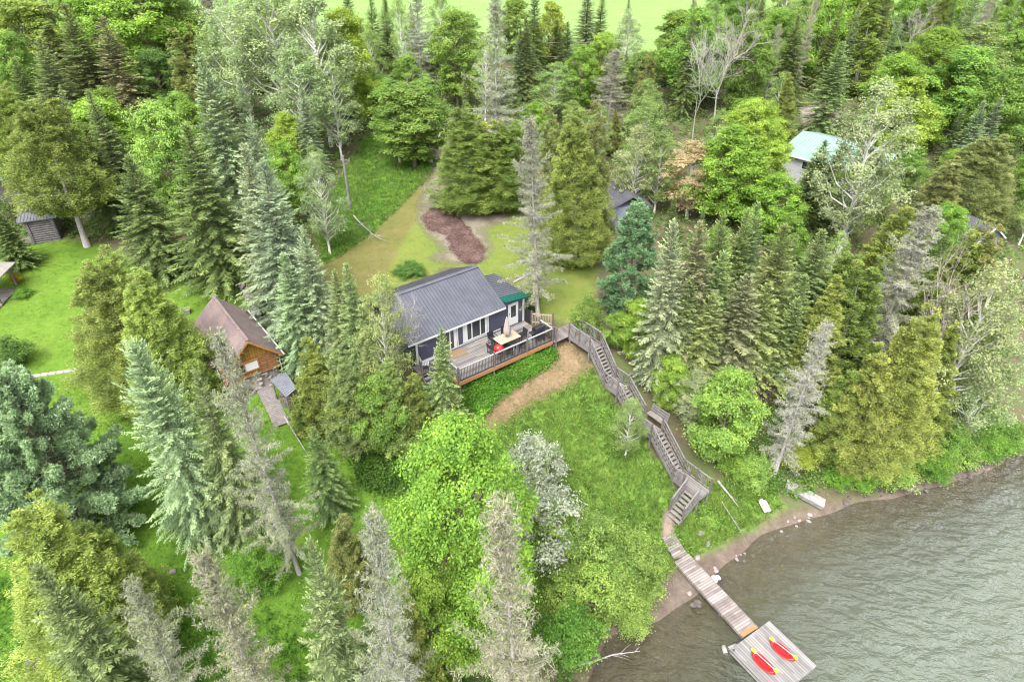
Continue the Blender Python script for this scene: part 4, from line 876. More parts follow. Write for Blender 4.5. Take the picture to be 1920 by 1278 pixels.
# ---------------------------------------------------------------- the log cabin (same axes as the cottage)
CB = np.array((-16.24, 34.51)); CZ = 5.3
cabin = thing('log_cabin', 'small varnished log cabin with a brown shingled roof and a window in its gable', 'cabin', (CB[0], CB[1], CZ), HRZ)
k = -CZ
w = MB()
for i in range(9):            # round logs, front and sides, ends crossing at the corners
    z = 6.46 + i * .145; off = .08 if i % 2 else 0
    w.tube([(-1.75 - .16, .40 + off * .1, z + k), (1.62 + .14, .40 + off * .1, z + k)], .078, 10)
    w.tube([(1.56, .25, z + .07 + k), (1.56, 6.2, z + .07 + k)], .078, 10); w.tube([(-1.69, .25, z + .07 + k), (-1.69, 6.2, z + .07 + k)], .078, 10); w.tube([(-1.75, 6.05, z + k), (1.62, 6.05, z + k)], .078, 10)
w.box(-1.66, 1.53, .44, 6.02, 6.4 + k, 7.72 + k); w.build('wall', M['log'], cabin)
g_ = MB(); g_.add([(-1.75, .34, 7.74 + k), (1.66, .34, 7.74 + k), (0, .34, 9.16 + k), (-1.75, .46, 7.74 + k), (1.66, .46, 7.74 + k), (0, .46, 9.16 + k)], [(0, 1, 2), (5, 4, 3), (0, 3, 4, 1), (1, 4, 5, 2), (2, 5, 3, 0)]); g_.build('gable', M['gable'], cabin)
g2 = MB(); g2.add([(-1.75, 6.0, 7.74 + k), (1.66, 6.0, 7.74 + k), (0, 6.0, 9.16 + k), (-1.75, 6.1, 7.74 + k), (1.66, 6.1, 7.74 + k), (0, 6.1, 9.16 + k)], [(0, 1, 2), (5, 4, 3), (0, 3, 4, 1), (1, 4, 5, 2), (2, 5, 3, 0)]); g2.build('gable', M['gable'], cabin)
ro = MB()
ro.slab([(1.9, -.05, 7.58 + k), (1.9, 6.55, 7.58 + k), (0, 6.55, 9.34 + k), (0, -.05, 9.34 + k)], .09)
ro.slab([(0, -.05, 9.34 + k), (0, 6.55, 9.34 + k), (-1.35, 6.55, 8.12 + k), (-1.35, -.05, 8.12 + k)], .09)
ro.slab([(-1.35, .9, 8.12 + k), (-1.35, 6.55, 8.12 + k), (-2.75, 6.3, 7.15 + k), (-2.75, 1.3, 7.15 + k)], .09)
ro.build('roof', M['shingle'], cabin)
rc = MB(); rc.bar((0, -.06, 9.36 + k), (0, 6.56, 9.36 + k), .22, .05); rc.bar((0, 1.3, 9.41 + k), (0, 4.2, 9.41 + k), .16, .05); rc.build('ridge_cap', M['shingle'], cabin)
tb_ = MB()
tb_.slab([(0, -.10, 9.30 + k), (0, -.055, 9.30 + k), (1.92, -.055, 7.52 + k), (1.92, -.10, 7.52 + k)], .15); tb_.slab([(0, -.10, 9.30 + k), (0, -.055, 9.30 + k), (-1.36, -.055, 8.06 + k), (-1.36, -.10, 8.06 + k)], .15); tb_.build('bargeboard', M['log_trim'], cabin)
gt = MB(); gt.bar((1.96, -.1, 7.50 + k), (1.96, 6.5, 7.50 + k), .09, .08); gt.tube([(1.93, 0, 7.48 + k), (1.72, .26, 7.3 + k), (1.72, .26, 6.0 + k)], .035); gt.build('gutter', M['white'], cabin)
fr_ = MB(); y = .27
fr_.box(-.95, .42, y, y + .05, 7.52 + k, 7.62 + k); fr_.box(-.95, .42, y, y + .05, 6.86 + k, 6.95 + k)
for x in (-.95, -.52, .34): fr_.box(x, x + .08, y, y + .05, 6.952 + k, 7.518 + k)
f_ = fr_.build('window', M['log_trim'], cabin); p = MB(); p.box(-.87, -.52, y + .02, y + .045, 6.95 + k, 7.52 + k); p.build('pane', M['glass'], f_)
p = MB(); p.box(-.44, .34, y + .02, y + .045, 6.95 + k, 7.52 + k); p.build('curtain', M['curtain'], f_)
fd = MB(); fd.box(-1.7, 1.6, .5, 6.0, 4.3 + k, 6.395 + k)
g = np.random.default_rng(3)
def rock(mb, c, r, sq=(1, 1, .7), n=8, m=0):
    c = Vector(c); vs = []; fs = []; K = 5
    for i in range(K):
        th = math.pi * (i + .5) / K
        for j in range(n):
            a = 2 * math.pi * j / n; q = r * g.uniform(.78, 1.15)
            vs.append(c + Vector((q * math.sin(th) * math.cos(a) * sq[0], q * math.sin(th) * math.sin(a) * sq[1], q * math.cos(th) * sq[2])))
    for i in range(K - 1):
        for j in range(n): fs.append((i * n + j, (i + 1) * n + j, (i + 1) * n + (j + 1) % n, i * n + (j + 1) % n))
    fs.append(tuple(range(n))); fs.append(tuple((K - 1) * n + j for j in reversed(range(n)))); mb.add(vs, fs, m)
for i in range(46): rock(fd, (g.uniform(-1.7, 1.65), .48, g.uniform(4.7, 6.3) + k), g.uniform(.14, .24), (1, .6, .8))
fd.build('foundation', M['stone'], cabin)
pp = MB()
for yy in (1.4, 3.8, 6.1): pp.bar((-2.65, yy, 4.6 + k), (-2.65, yy, 7.08 + k), .09)
pp.bar((-2.65, 1.2, 6.2 + k), (-2.65, 1.2, 4.6 + k), .07); pp.bar((-2.66, 1.3, 5.6 + k), (-2.66, 6.1, 5.6 + k), .05); pp.build('porch_post', M['grey_wood'], cabin)
bk = MB(); bk.lathe([(.14, 0), (.17, .32), (.18, .34)], 16); o = bk.build('bucket', M['blue'], None, True); bx = ground_at(478, 716); o.location = (bx[0], bx[1], bx[2] + .12); tag(o, 'dark blue bucket below the log cabin window at the head of the boardwalk', 'bucket')
# boardwalk
a = np.array(ground_at(489, 716)); b = np.array(ground_at(531, 800)); dd = b - a; ln = np.linalg.norm(dd[:2])
bw = thing('boardwalk', 'weathered plank boardwalk leading down the grass from the log cabin', 'boardwalk', (a[0], a[1], a[2]), math.atan2(dd[1], dd[0]))
q = MB(); s_ = dd[2] / ln
nb_ = int(ln / .17)
for i in range(nb_):
    x = i * .17; q.slab([(x, -.48 + g.uniform(-.05, .05), .16 + x * s_), (x + .15, -.48, .16 + (x + .15) * s_), (x + .15, .48 + g.uniform(-.05, .05), .16 + (x + .15) * s_), (x, .48, .16 + x * s_)], .035)
q.build('planks', M['tread'], bw)
q = MB(); q.bar((0, -.35, .07), (ln, -.35, .07 + dd[2]), .06, .1); q.bar((0, .35, .07), (ln, .35, .07 + dd[2]), .06, .1); q.build('stringer', M['grey_wood'], bw)
# firewood lean-to
c4 = [at(507, 712, 6.5), at(537, 699, 6.6), at(556, 727, 6.6), at(536, 744, 6.45)]; cm = sum(c4) / 4; gz = zt(cm[0], cm[1])
ws_ = thing('woodshed', 'low firewood shelter with a corrugated tin roof beside the log cabin boardwalk', 'woodshed', (cm[0], cm[1], gz))
lc = [Vector(p - np.array([cm[0], cm[1], gz])) for p in c4]
q = MB(); q.slab(lc[::-1], .04); ribs(q, [lc[0], lc[3], lc[2], lc[1]], 11, .07, .035); q.build('roof', M['tin'], ws_)
for p in lc: q = MB(); p2 = Vector((p.x * .88, p.y * .88, 0)); q.bar((p2.x, p2.y, -.5), (p2.x, p2.y, p.z - .06), .08); q.build('post', M['grey_wood'], ws_)
q = MB(); ax = (lc[1] - lc[0]).normalized(); ay = (lc[3] - lc[0]).normalized()
for i in range(60):
    t = g.uniform(.18, .82); h = g.uniform(.05, .8); c = lc[0].lerp(lc[3], t) * .8 + ax * .25; c.z = h; q.tube([c - ax * .2, c + ax * .25], g.uniform(.05, .09), 7)
wp = q.build('woodpile', M['post'], None); wp.location = (cm[0], cm[1], gz); tag(wp, 'stack of split firewood under the small tin roof', 'woodpile')

def orient(px, py, qx, qy):
    a = np.array(ground_at(px, py)); b = np.array(ground_at(qx, qy)); return a, math.atan2(b[1] - a[1], b[0] - a[0]), np.linalg.norm((b - a)[:2])
# small box on the lawn
p0 = ground_at(349, 587); bx = thing('planter_box', 'small grey wooden box with a pale rim standing on the lawn behind the log cabin', 'planter', p0, .3)
q = MB(); q.box(-.3, .3, -.22, .22, 0, .3); q.build('body', M['grey_wood'], bx, bevel=.01)
q = MB(); q.box(-.32, .32, -.25, -.2, .30, .34); q.box(-.32, .32, .2, .25, .30, .34); q.box(-.32, -.27, -.198, .198, .30, .34); q.box(.27, .32, -.198, .198, .30, .34); q.build('rim', M['pale_wood'], bx)
# stone wall
sw_ = MB(); pts = [ground_at(*p) for p in ((456, 535), (462, 552), (470, 570), (480, 586), (488, 604))]
for a_, b_ in zip(pts[:-1], pts[1:]):
    for i in range(34):
        t = g.random(); rock(sw_, (a_[0] + (b_[0] - a_[0]) * t + g.normal(0, .12), a_[1] + (b_[1] - a_[1]) * t + g.normal(0, .12), a_[2] + (b_[2] - a_[2]) * t + g.uniform(.05, .75)), g.uniform(.11, .2))
tag(sw_.build('stone_wall', M['stone'], None), 'low dry stone wall on the grass beside the log cabin roof', 'wall')
M['dull_tin'] = plain('dull_weathered_tin', (.20, .205, .235), .5, .3, .2, 2)
# grey log shed at the left edge
a_, rz, _ = orient(66, 458, 112, 448)
ls = thing('log_shed', 'grey log outbuilding with a tin roof under the big cedar at the left', 'shed', (a_[0], a_[1], a_[2]), rz)
q = MB()
for i in range(11):
    z = .1 + i * .19; q.tube([(-.15, 0, z), (2.0, 0, z)], .1, 8); q.tube([(0, -.15, z + .09), (0, 4.6, z + .09)], .1, 8); q.tube([(1.85, -.15, z + .09), (1.85, 4.6, z + .09)], .1, 8)
q.box(.03, 1.82, .04, 4.5, 0, 2.1); q.build('wall', M['grey_log'], ls)
q = MB(); F = [(-.55, -.35, 2.2), (2.3, -.35, 2.2), (2.3, 4.9, 2.75), (-.55, 4.9, 2.75)]; q.slab(F, .07); ribs(q, F, 12); q.build('roof', M['dull_tin'], ls)
q = MB(); q.box(-1.0, -.12, .3, 1.6, .05, .14); q.build('porch', M['deck'], ls)
q = MB(); q.box(-.15, -.11, .6, 1.4, .1, 1.95); q.build('door', M['post'], ls)
p0 = ground_at(10, 425); tl = thing('teal_outbuilding', 'outbuilding with a teal metal roof edge behind the grey log shed', 'shed', (p0[0] - 2.0, p0[1] + 4.2, zt(p0[0] - 2, p0[1] + 4.2)), .1)
q = MB(); q.box(-2, 2.6, 0, 3.5, -.3, 2.3); q.build('wall', M['grey_log'], tl)
q = MB(); q.slab([(-2.4, -.5, 2.35), (3, -.5, 2.35), (3, 1.8, 3.3), (-2.4, 1.8, 3.3)], .06); q.slab([(-2.4, 1.8, 3.3), (3, 1.8, 3.3), (3, 4, 2.35), (-2.4, 4, 2.35)], .06); ribs(q, [(-2.4, -.5, 2.35), (3, -.5, 2.35), (3, 1.8, 3.3), (-2.4, 1.8, 3.3)], 16); q.build('roof', M['teal_roof'], tl)
# garden shelter at the left edge
p0 = ground_at(22, 572); p0 = (p0[0] - .75, p0[1], p0[2]); gb = thing('garden_shelter', 'open timber garden shelter with a grey shingled roof, cut off by the left edge', 'shelter', p0, .12)
q = MB(); q.box(-3.2, .15, -.2, 2.8, .02, .16); q.build('floor', M['deck'], gb)
for x in (-3, 0):
    for y in (0, 2.6): q = MB(); q.box(x - .07, x + .07, y - .07, y + .07, .16, 2.0); q.build('post', M['post'], gb)
q = MB(); q.slab([(-3.5, -.4, 2.0), (.4, -.4, 2.0), (-1.5, 1.3, 3.0), (-1.6, 1.3, 3.0)], .07); q.slab([(.4, -.4, 2.0), (.4, 3, 2.0), (-1.5, 1.32, 3.0), (-1.5, 1.3, 3.0)], .07); q.slab([(.4, 3, 2.0), (-3.5, 3, 2.0), (-1.6, 1.32, 3.0), (-1.5, 1.32, 3.0)], .07); q.slab([(-3.5, 3, 2.0), (-3.5, -.4, 2.0), (-1.6, 1.3, 3.0), (-1.6, 1.32, 3.0)], .07); q.build('roof', M['slab'], gb)
q = MB(); q.box(-1.4, .1, -.85, -.3, -.05, .12); q.build('step', M['slab'], gb)
# house with the mint roof
rA = at(1497, 243, 12.0); rB = at(1622, 274, 12.0); eA = at(1486, 291, 10.9); eB = at(1597, 324, 10.9)
rz = math.atan2(rB[1] - rA[1], rB[0] - rA[0]); mid = (eA + eB) / 2; gz = zt(mid[0], mid[1]) - .3
mh = thing('mint_roofed_house', 'white sided house with a faded mint green metal roof among the trees', 'house', (eA[0], eA[1], gz), rz)
Lh = np.linalg.norm(rB - rA) + 2.0; dpth = abs((rA - eA)[1] * math.cos(rz) - (rA - eA)[0] * math.sin(rz)); zr = 12.0 - gz; ze = 10.9 - gz
q = MB(); q.box(-1.0, Lh - 1.4, .4, 2 * dpth - .4, 0, ze - .02)
for x in (-1.0, Lh - 1.52): q.add([(x, .4, ze - .02), (x, 2 * dpth - .4, ze - .02), (x, dpth, zr - .2), (x + .12, .4, ze - .02), (x + .12, 2 * dpth - .4, ze - .02), (x + .12, dpth, zr - .2)], [(0, 1, 2), (5, 4, 3), (0, 3, 4, 1), (1, 4, 5, 2), (2, 5, 3, 0)])
q.build('wall', M['siding_white'], mh)
q = MB(); F = [(-1.4, 0, ze), (Lh - 1, 0, ze), (Lh - 1, dpth, zr), (-1.4, dpth, zr)]; q.slab(F, .1); ribs(q, F, 28, .06, .05); F2 = [(Lh - 1, 2 * dpth, ze), (-1.4, 2 * dpth, ze), (-1.4, dpth, zr), (Lh - 1, dpth, zr)]; q.slab(F2, .1); q.build('roof', M['mint_roof'], mh)
q = MB(); q.box(-1.4, Lh - 1, -.05, -.005, ze - .16, ze - .02); q.build('gutter', M['white'], mh)
for x in (.9, 3.4, 5.6): window(mh, 'window', x, x + .9, ze - 1.2, ze - .35, .4)
# sheds
c0 = at(1172, 366, 9.6); gz = zt(c0[0], c0[1] + 1)
sh = thing('dark_shed', 'shed with a black shingled roof between the tall cedar and the bushy pine', 'shed', (c0[0], c0[1], gz), HRZ - .5)
q = MB(); q.box(-1.6, 1.6, -1.9, 1.9, -.3, 1.75); q.build('wall', M['siding_grey'], sh)
q = MB(); q.slab([(-1.9, -2.2, 1.65), (0, -2.2, 2.75), (0, 2.2, 2.75), (-1.9, 2.2, 1.65)][::-1], .08); q.slab([(1.9, -2.2, 1.65), (1.9, 2.2, 1.65), (0, 2.2, 2.75), (0, -2.2, 2.75)], .08); q.build('roof', M['shingle_dark'], sh)
q = MB(); q.box(-.4, .4, -1.95, -1.905, -.1, 1.6); q.build('door', M['white'], sh)
c0 = at(1834, 490, 7.0); gz = zt(c0[0], c0[1])
s2 = thing('grey_shed', 'small blue grey shed with white gable trim glimpsed between the cedars on the right', 'shed', (c0[0], c0[1], gz), .35)
q = MB(); q.box(-1.3, 1.3, 0, 2.6, -.3, 1.7); q.add([(-1.3, 0, 1.7), (1.3, 0, 1.7), (0, 0, 2.6), (-1.3, .1, 1.7), (1.3, .1, 1.7), (0, .1, 2.6)], [(0, 1, 2), (5, 4, 3), (0, 3, 4, 1), (1, 4, 5, 2), (2, 5, 3, 0)]); q.build('wall', M['siding_grey'], s2)
q = MB(); q.slab([(-1.6, -.3, 1.55), (0, -.3, 2.72), (0, 2.9, 2.72), (-1.6, 2.9, 1.55)][::-1], .07); q.slab([(1.6, -.3, 1.55), (1.6, 2.9, 1.55), (0, 2.9, 2.72), (0, -.3, 2.72)], .07); q.build('roof', M['shingle_dark'], s2)
q = MB(); q.slab([(-1.6, -.35, 1.55), (-1.6, -.305, 1.55), (0, -.305, 2.72), (0, -.35, 2.72)][::-1], .14); q.slab([(1.6, -.35, 1.55), (1.6, -.305, 1.55), (0, -.305, 2.72), (0, -.35, 2.72)], .14); q.build('trim', M['white'], s2)

M['dark_red'] = plain('dark_red_plastic', (.26, .01, .015), .5)
# ---------------------------------------------------------------- gangway, float and what lies on it
ga = Vector((9.24, 26.74, .62)); gm = Vector((9.7, 25.27, .58)); ge = Vector((12.38, 20.67, .46))
gw = thing('gangway', 'long narrow plank gangway from the shore path out to the floating dock', 'gangway', (gm.x, gm.y, 0), math.atan2(ge.y - gm.y, ge.x - gm.x))
ln = (Vector((ge.x, ge.y)) - Vector((gm.x, gm.y))).length; th = -gw.rotation_euler.z
def gl_(p): d = Vector((p.x - gm.x, p.y - gm.y)); return Vector((d.x * math.cos(th) - d.y * math.sin(th), d.x * math.sin(th) + d.y * math.cos(th), p.z))
q = MB(); q.slab([(.02, -.50, .58), (ln - .24, -.5, .47), (ln - .24, .5, .47), (.02, .50, .58)], .05); q.build('walk_boards', M['gang'], gw)
q = MB(); q.slab([(ln - .236, -.5, .475), (ln, -.5, .47), (ln, .5, .47), (ln - .236, .5, .475)], .07); q.build('end_board', M['orange_wood'], gw)
q = MB()
for s in (-1, 1): q.bar((.02, s * .53, .49), (ln, s * .53, .39), .05, .19)
q.build('side_beam', M['gang'], gw)
for x in (1.4, 3.6):
    for s in (-1, 1): q = MB(); q.tube([(x, s * .44, -1.2), (x, s * .44, .44)], .04); q.build('pile', M['grey_wood'], gw)
p0 = gl_(ga); q = MB(); dv = (Vector((p0.x, p0.y)) - Vector((0, 0))).normalized(); nv = Vector((-dv.y, dv.x, 0)) * .42
e = Vector((p0.x, p0.y, .66)); s0 = Vector((-.0, 0, .60)); q.slab([e + nv, e - nv, s0 - nv * 1.1, s0 + nv * 1.1], .05); q.build('shore_ramp', M['gang'], gw)
pa = Vector((11.07, 19.75, 0)); pb = Vector((13.58, 21.37, 0)); rz = math.atan2(pb.y - pa.y, pb.x - pa.x)
ft = thing('floating_dock', 'square floating dock of pale grey boards carrying two red kayaks', 'dock', (pa.x, pa.y, 0), rz)
Wf = (pb - pa).length; Lf = 2.95
q = MB(); q.box(0, Wf, -Lf, 0, .34, .40); q.build('deck_boards', M['dock'], ft)
q = MB(); q.box(.02, Wf - .02, -Lf + .02, -.02, .14, .336); q.build('frame', M['pale_wood'], ft)
for x in (.15, Wf - .75): q = MB(); q.box(x, x + .6, -Lf + .1, -.1, -.18, .138); q.build('float_drum', M['black'], ft)
cl = MB(); cl.box(.1, .2, -.16, -.10, .40, .46); cl.build('cleat', M['black'], ft)
def on_float(x, y, z=.40):
    return (pa.x + math.cos(rz) * x - math.sin(rz) * y, pa.y + math.sin(rz) * x + math.cos(rz) * y, z)
def locf(p): d = Vector((p[0] - pa.x, p[1] - pa.y)); return (d.x * math.cos(rz) + d.y * math.sin(rz), -d.x * math.sin(rz) + d.y * math.cos(rz))
def kayak(pA, pB, label):
    a = Vector(at(*pA, .45)); b = Vector(at(*pB, .45)); c = (a + b) / 2; Lk = (b - a).length * 1.0; hd = math.atan2(b.y - a.y, b.x - a.x)
    t = thing('kayak', label, 'kayak', (c.x, c.y, .402), hd, 'red kayaks on the floating dock')
    q = MB(); N = 15; K = 12; vs = []; fs = []
    for i in range(N):
        s = -1 + 2 * i / (N - 1); wv = .31 * (1 - abs(s) ** 2.4) ** .75 + .012; zz = .05 + .09 * abs(s) ** 2.2; top = .20 + .06 * s * s
        for j in range(K):
            an = 2 * math.pi * j / K; yy = math.cos(an) * wv; sz = math.sin(an); z = (top if sz > 0 else 0) ; z = (zz * .4 + (top - zz * .4) * (.5 + .5 * sz)) if True else z
            if sz > .8 and abs(s) < .62: z -= .09
            vs.append((s * Lk / 2, yy, max(0, z)))
    for i in range(N - 1):
        for j in range(K): fs.append((i * K + j, i * K + (j + 1) % K, (i + 1) * K + (j + 1) % K, (i + 1) * K + j))
    fs.append(tuple(range(K))); fs.append(tuple((N - 1) * K + j for j in reversed(range(K)))); q.add(vs, fs); hb = q.build('hull', M['red'], t, True); hb.modifiers.new('s', 'SUBSURF').render_levels = 1
    q = MB(); N_ = 18; q.add([(.40 * Lk / 2 * math.cos(2 * math.pi * i / N_) * 1.35 - .05, .155 * math.sin(2 * math.pi * i / N_), .148) for i in range(N_)], [tuple(range(N_))]); q.build('cockpit', M['dark_red'], t)
    q = MB()
    for x in (-.36, -.20, -.04, .12): q.box(x * Lk / 2, x * Lk / 2 + .05, -.13, .02, .128, .155)
    q.box(-.62 * Lk / 2, -.50 * Lk / 2, -.1, .1, .17, .24); q.build('foot_brace', M['black'] if False else M['red_enamel'], t)
    q = MB(); q.box(-.78 * Lk / 2, -.70 * Lk / 2, -.035, .035, .225, .245); q.build('handle', M['white'], t)
    pt = thing('paddle', label.replace('red kayak', 'yellow bladed white paddle lying along the kayak'), 'paddle', (c.x - math.sin(hd) * .07, c.y + math.cos(hd) * .07, .402 + .255), hd + .06, 'paddles on the kayaks')
    q = MB(); q.tube([(-Lk * .44, 0, .02), (Lk * .44, 0, .02)], .016, 8); q.build('shaft', M['white'], pt)
    for s in (-1, 1):
        q = MB(); o_ = [(.36, .03), (.40, .075), (.46, .095), (.52, .085), (.545, .03), (.545, -.03), (.52, -.085), (.46, -.095), (.40, -.075), (.36, -.03)]
        q.add([(s * x * Lk, y, .012) for x, y in o_] + [(s * x * Lk, y, .03) for x, y in o_], [tuple(range(10)), tuple(range(19, 9, -1))] + [(i, i + 10, (i + 1) % 10 + 10, (i + 1) % 10) for i in range(10)]); q.build('blade', M['yellow'], pt)
    return t
kayak((1409, 1222), (1452, 1265), 'red kayak on the dock nearer the gangway side corner'); kayak((1443, 1201), (1489, 1240), 'red kayak on the dock nearer the open water edge')
bpy.data.objects['paddle']['label'] = 'white paddle with yellow blades on the red kayak nearer the gangway'; bpy.data.objects['paddle.001']['label'] = 'white paddle with yellow blades on the red kayak nearer open water'
for i, (p, q_, lb) in enumerate((((1356, 1210), (1361, 1225), 'grey white float bobbing upright off the dock corner'), ((1366, 1216), (1381, 1209), 'grey white float lying against the dock corner'))):
    a = Vector(at(*p, .1)); b = Vector(at(*q_, .1)); q = MB(); q.tube([a + (b - a) * t for t in (0, .06, .5, .94, 1)], [.08, .12, .125, .12, .08], 12); o = q.build('mooring_float', M['pale_wood'], None, True); tag(o, lb, 'float')
# stranded dock section, board, driftwood
a = Vector(ground_at(1473, 912)); b = Vector(ground_at(1541, 949)); dsv = b - a; 
ds = thing('dock_section', 'old grey dock section lying stranded on the bank at the waterline', 'dock', (a.x, a.y, a.z), math.atan2(dsv.y, dsv.x)); ln = Vector((dsv.x, dsv.y)).length; ds.rotation_mode = 'ZYX'; ds.rotation_euler = (0, -math.atan2(dsv.z, ln), math.atan2(dsv.y, dsv.x)); ds.rotation_mode = 'XYZ'
q = MB()
for i in range(5): q.box(-.1, ln + .1, -.38 + i * .155, -.38 + i * .155 + .145, .30, .34)
q.build('boards', M['pale_wood'], ds); q = MB(); q.box(-.08, ln + .08, -.37, -.32, .05, .297); q.box(-.08, ln + .08, .33, .38, .05, .297); q.box(ln + .03, ln + .08, -.318, .328, .05, .297); q.box(-.08, -.03, -.318, .328, .05, .297); q.build('frame', M['grey_wood'], ds)
a = Vector(ground_at(1424, 940)); b = Vector(ground_at(1436, 964)); q = MB(); q.bar(a + Vector((0, 0, .2)), b + Vector((0, 0, .22)), .32, .05); q.bar(a + Vector((.25, 0, .16)), b + Vector((.25, .1, .18)), .2, .04); tag(q.build('white_board', M['white'], None), 'broken white painted boards lying in the grass by the shore', 'board')
def branchy(name, pts, r0, n, label, cat, mat='bark_grey', spread=.8):
    q = MB(); pts = [Vector(p) for p in pts]; q.tube(pts, [r0 * (1 - .8 * i / (len(pts) - 1)) for i in range(len(pts))], 7)
    for i in range(n):
        t = g.uniform(.35, 1) * (len(pts) - 1); k_ = min(int(t), len(pts) - 2); p = pts[k_].lerp(pts[k_ + 1], t - k_); d = (pts[k_ + 1] - pts[k_]).normalized()
        e = p + (d * .6 + Vector((g.normal(0, .6), g.normal(0, .6), g.normal(.1, .35)))) * spread * g.uniform(.4, 1); q.tube([p, p.lerp(e, .5) + Vector((0, 0, .05)), e], [r0 * .25, r0 * .15, r0 * .05], 5)
    return tag(q.build(name, M[mat], None, True), label, cat)
branchy('fallen_branch', [at(1066, 1248, .9), at(1110, 1240, .7), at(1150, 1226, .55), at(1200, 1220, .3)], .07, 9, 'bare pale branch reaching out over the water at the bottom of the picture', 'branch')
branchy('fallen_log', [np.array(ground_at(536, 792)) + [0, 0, .5], np.array(ground_at(556, 822)) + [0, 0, .3], np.array(ground_at(577, 853)) + [0, 0, .1]], .08, 3, 'pale fallen pole lying in the grass below the boardwalk', 'log')
branchy('fallen_log', [np.array(ground_at(1345, 905)) + [0, 0, .2], np.array(ground_at(1385, 955)) + [0, 0, .2]], .09, 3, 'grey fallen log in the grass below the last stair landing', 'log')
branchy('driftwood', [np.array(ground_at(1352, 945)) + [0, 0, .25], np.array(ground_at(1398, 1015)) + [0, 0, .15]], .035, 6, 'thin pale stick lying down the bank towards the beach', 'driftwood')
branchy('fallen_tree', [np.array(ground_at(664, 412)) + [0, 0, .4], np.array(ground_at(680, 430)) + [0, 0, .4], np.array(ground_at(712, 455)) + [0, 0, .3]], .06, 26, 'grey fallen treetop with twigs across the meadow edge by the lawn', 'fallen tree', spread=1.2)
wr = MB(); p = at(1341, 1086, .2)
for i in range(7): rock(wr, (p[0] + g.normal(0, .12), p[1] + g.normal(0, .14), .15 + g.uniform(0, .2)), g.uniform(.12, .24))
tag(wr.build('white_boulder', M['white'], None), 'white boulder in the shallows beside the gangway', 'boulder')
dk = MB(); p = at(1308, 1130, .1)
for i in range(8): rock(dk, (p[0] + g.normal(0, .22), p[1] + g.normal(0, .12), .05 + g.uniform(0, .12)), g.uniform(.1, .2), (1.3, .8, .6))
tag(dk.build('dark_stump', M['dark_stone'], None), 'dark waterlogged stump in the shallows on the far side of the gangway', 'stump')
# rocks of the waterline
def rock_thing(x, y, z, r, mat, label, grp, nm='shore_rock'):
    q = MB(); rock(q, (0, 0, 0), r, (g.uniform(.8, 1.5), g.uniform(.8, 1.3), g.uniform(.5, .8))); o = q.build(nm, M[mat], None); o.location = (x, y, z); o.rotation_euler = (0, 0, g.uniform(0, 6)); tag(o, label, 'rock', grp)
SHL = [(21.0, 29.9), (23, 30.4), (25.4, 31.0), (28, 31.9), (31.3, 32.9), (33.5, 33.8), (36, 34.8)]
for i in range(110):
    t = g.uniform(0, len(SHL) - 1.01) if i < 60 else g.uniform(2.5, len(SHL) - 1.01); k_ = int(t); x, y = np.array(SHL[k_]) + (np.array(SHL[k_ + 1]) - SHL[k_]) * (t - k_); y += g.normal(.1, .3); rock_thing(x, y, zt(x, y) + .03, g.uniform(.07, .19), 'dark_stone', 'dark wet rock in the stony waterline under the cedars on the right', 'rocks along the stony waterline')
for i in range(26):
    px = g.uniform(1290, 1520); py = 1128 - (px - 1260) * .62 + g.normal(0, 9); p = ground_at(px, py); rock_thing(p[0], p[1], p[2] + .02, g.uniform(.05, .14), 'slab' if g.random() < .3 else 'stone', 'small pale stone on the muddy beach between the gangway and the stranded dock section', 'stones on the beach')
for px, py, r, lb in ((1313, 1000, .2, 'round grey boulder in the grass right of the gangway head'), (1327, 1020, .16, 'round pinkish boulder at the top of the beach'), (1307, 1046, .17, 'round pale boulder where the gangway leaves the bank'), (965, 1100, .1, 'stone')):
    if lb == 'stone': continue
    p = ground_at(px, py); rock_thing(p[0], p[1], p[2] + .06, r, 'stone', lb, None, 'boulder')
p = ground_at(325, 1071); rock_thing(p[0], p[1], p[2] + .03, .2, 'stone', 'lone grey stone in the middle of the lower left lawn', None, 'boulder')
# stepping slabs
for i in range(9):
    p = ground_at(40 + i * 14.5, 708 - i * 2.1); q = MB(); q.box(-.22, .22, -.16, .16, -.05, .035); o = q.build('stepping_slab', M['slab'], None, bevel=.01); o.location = p; o.rotation_euler = (0, 0, .2 + g.normal(0, .1)); tag(o, 'flat grey slab in the stepping row across the left lawn', 'paving slab', 'stepping slabs across the lawn')
for i in range(3):
    p = ground_at(31 + i * 6, 468 + i * 7); q = MB(); q.box(-.4, .4, -.12, .12, -.05, .05); o = q.build('stepping_slab', M['slab'], None, bevel=.01); o.location = p; o.rotation_euler = (0, 0, .35); tag(o, 'flat grey slab in the short row of three by the log shed', 'paving slab', 'slabs by the log shed')
p = ground_at(962, 524); q = MB(); a = Vector(ground_at(963, 531)); b = Vector(ground_at(996, 513)); q.bar(a + Vector((0, 0, .06)), b + Vector((0, 0, .06)), .16, .12); tag(q.build('timber_edging', M['pale_wood'], None), 'pale timber lying on the lawn behind the cottage porch', 'timber')
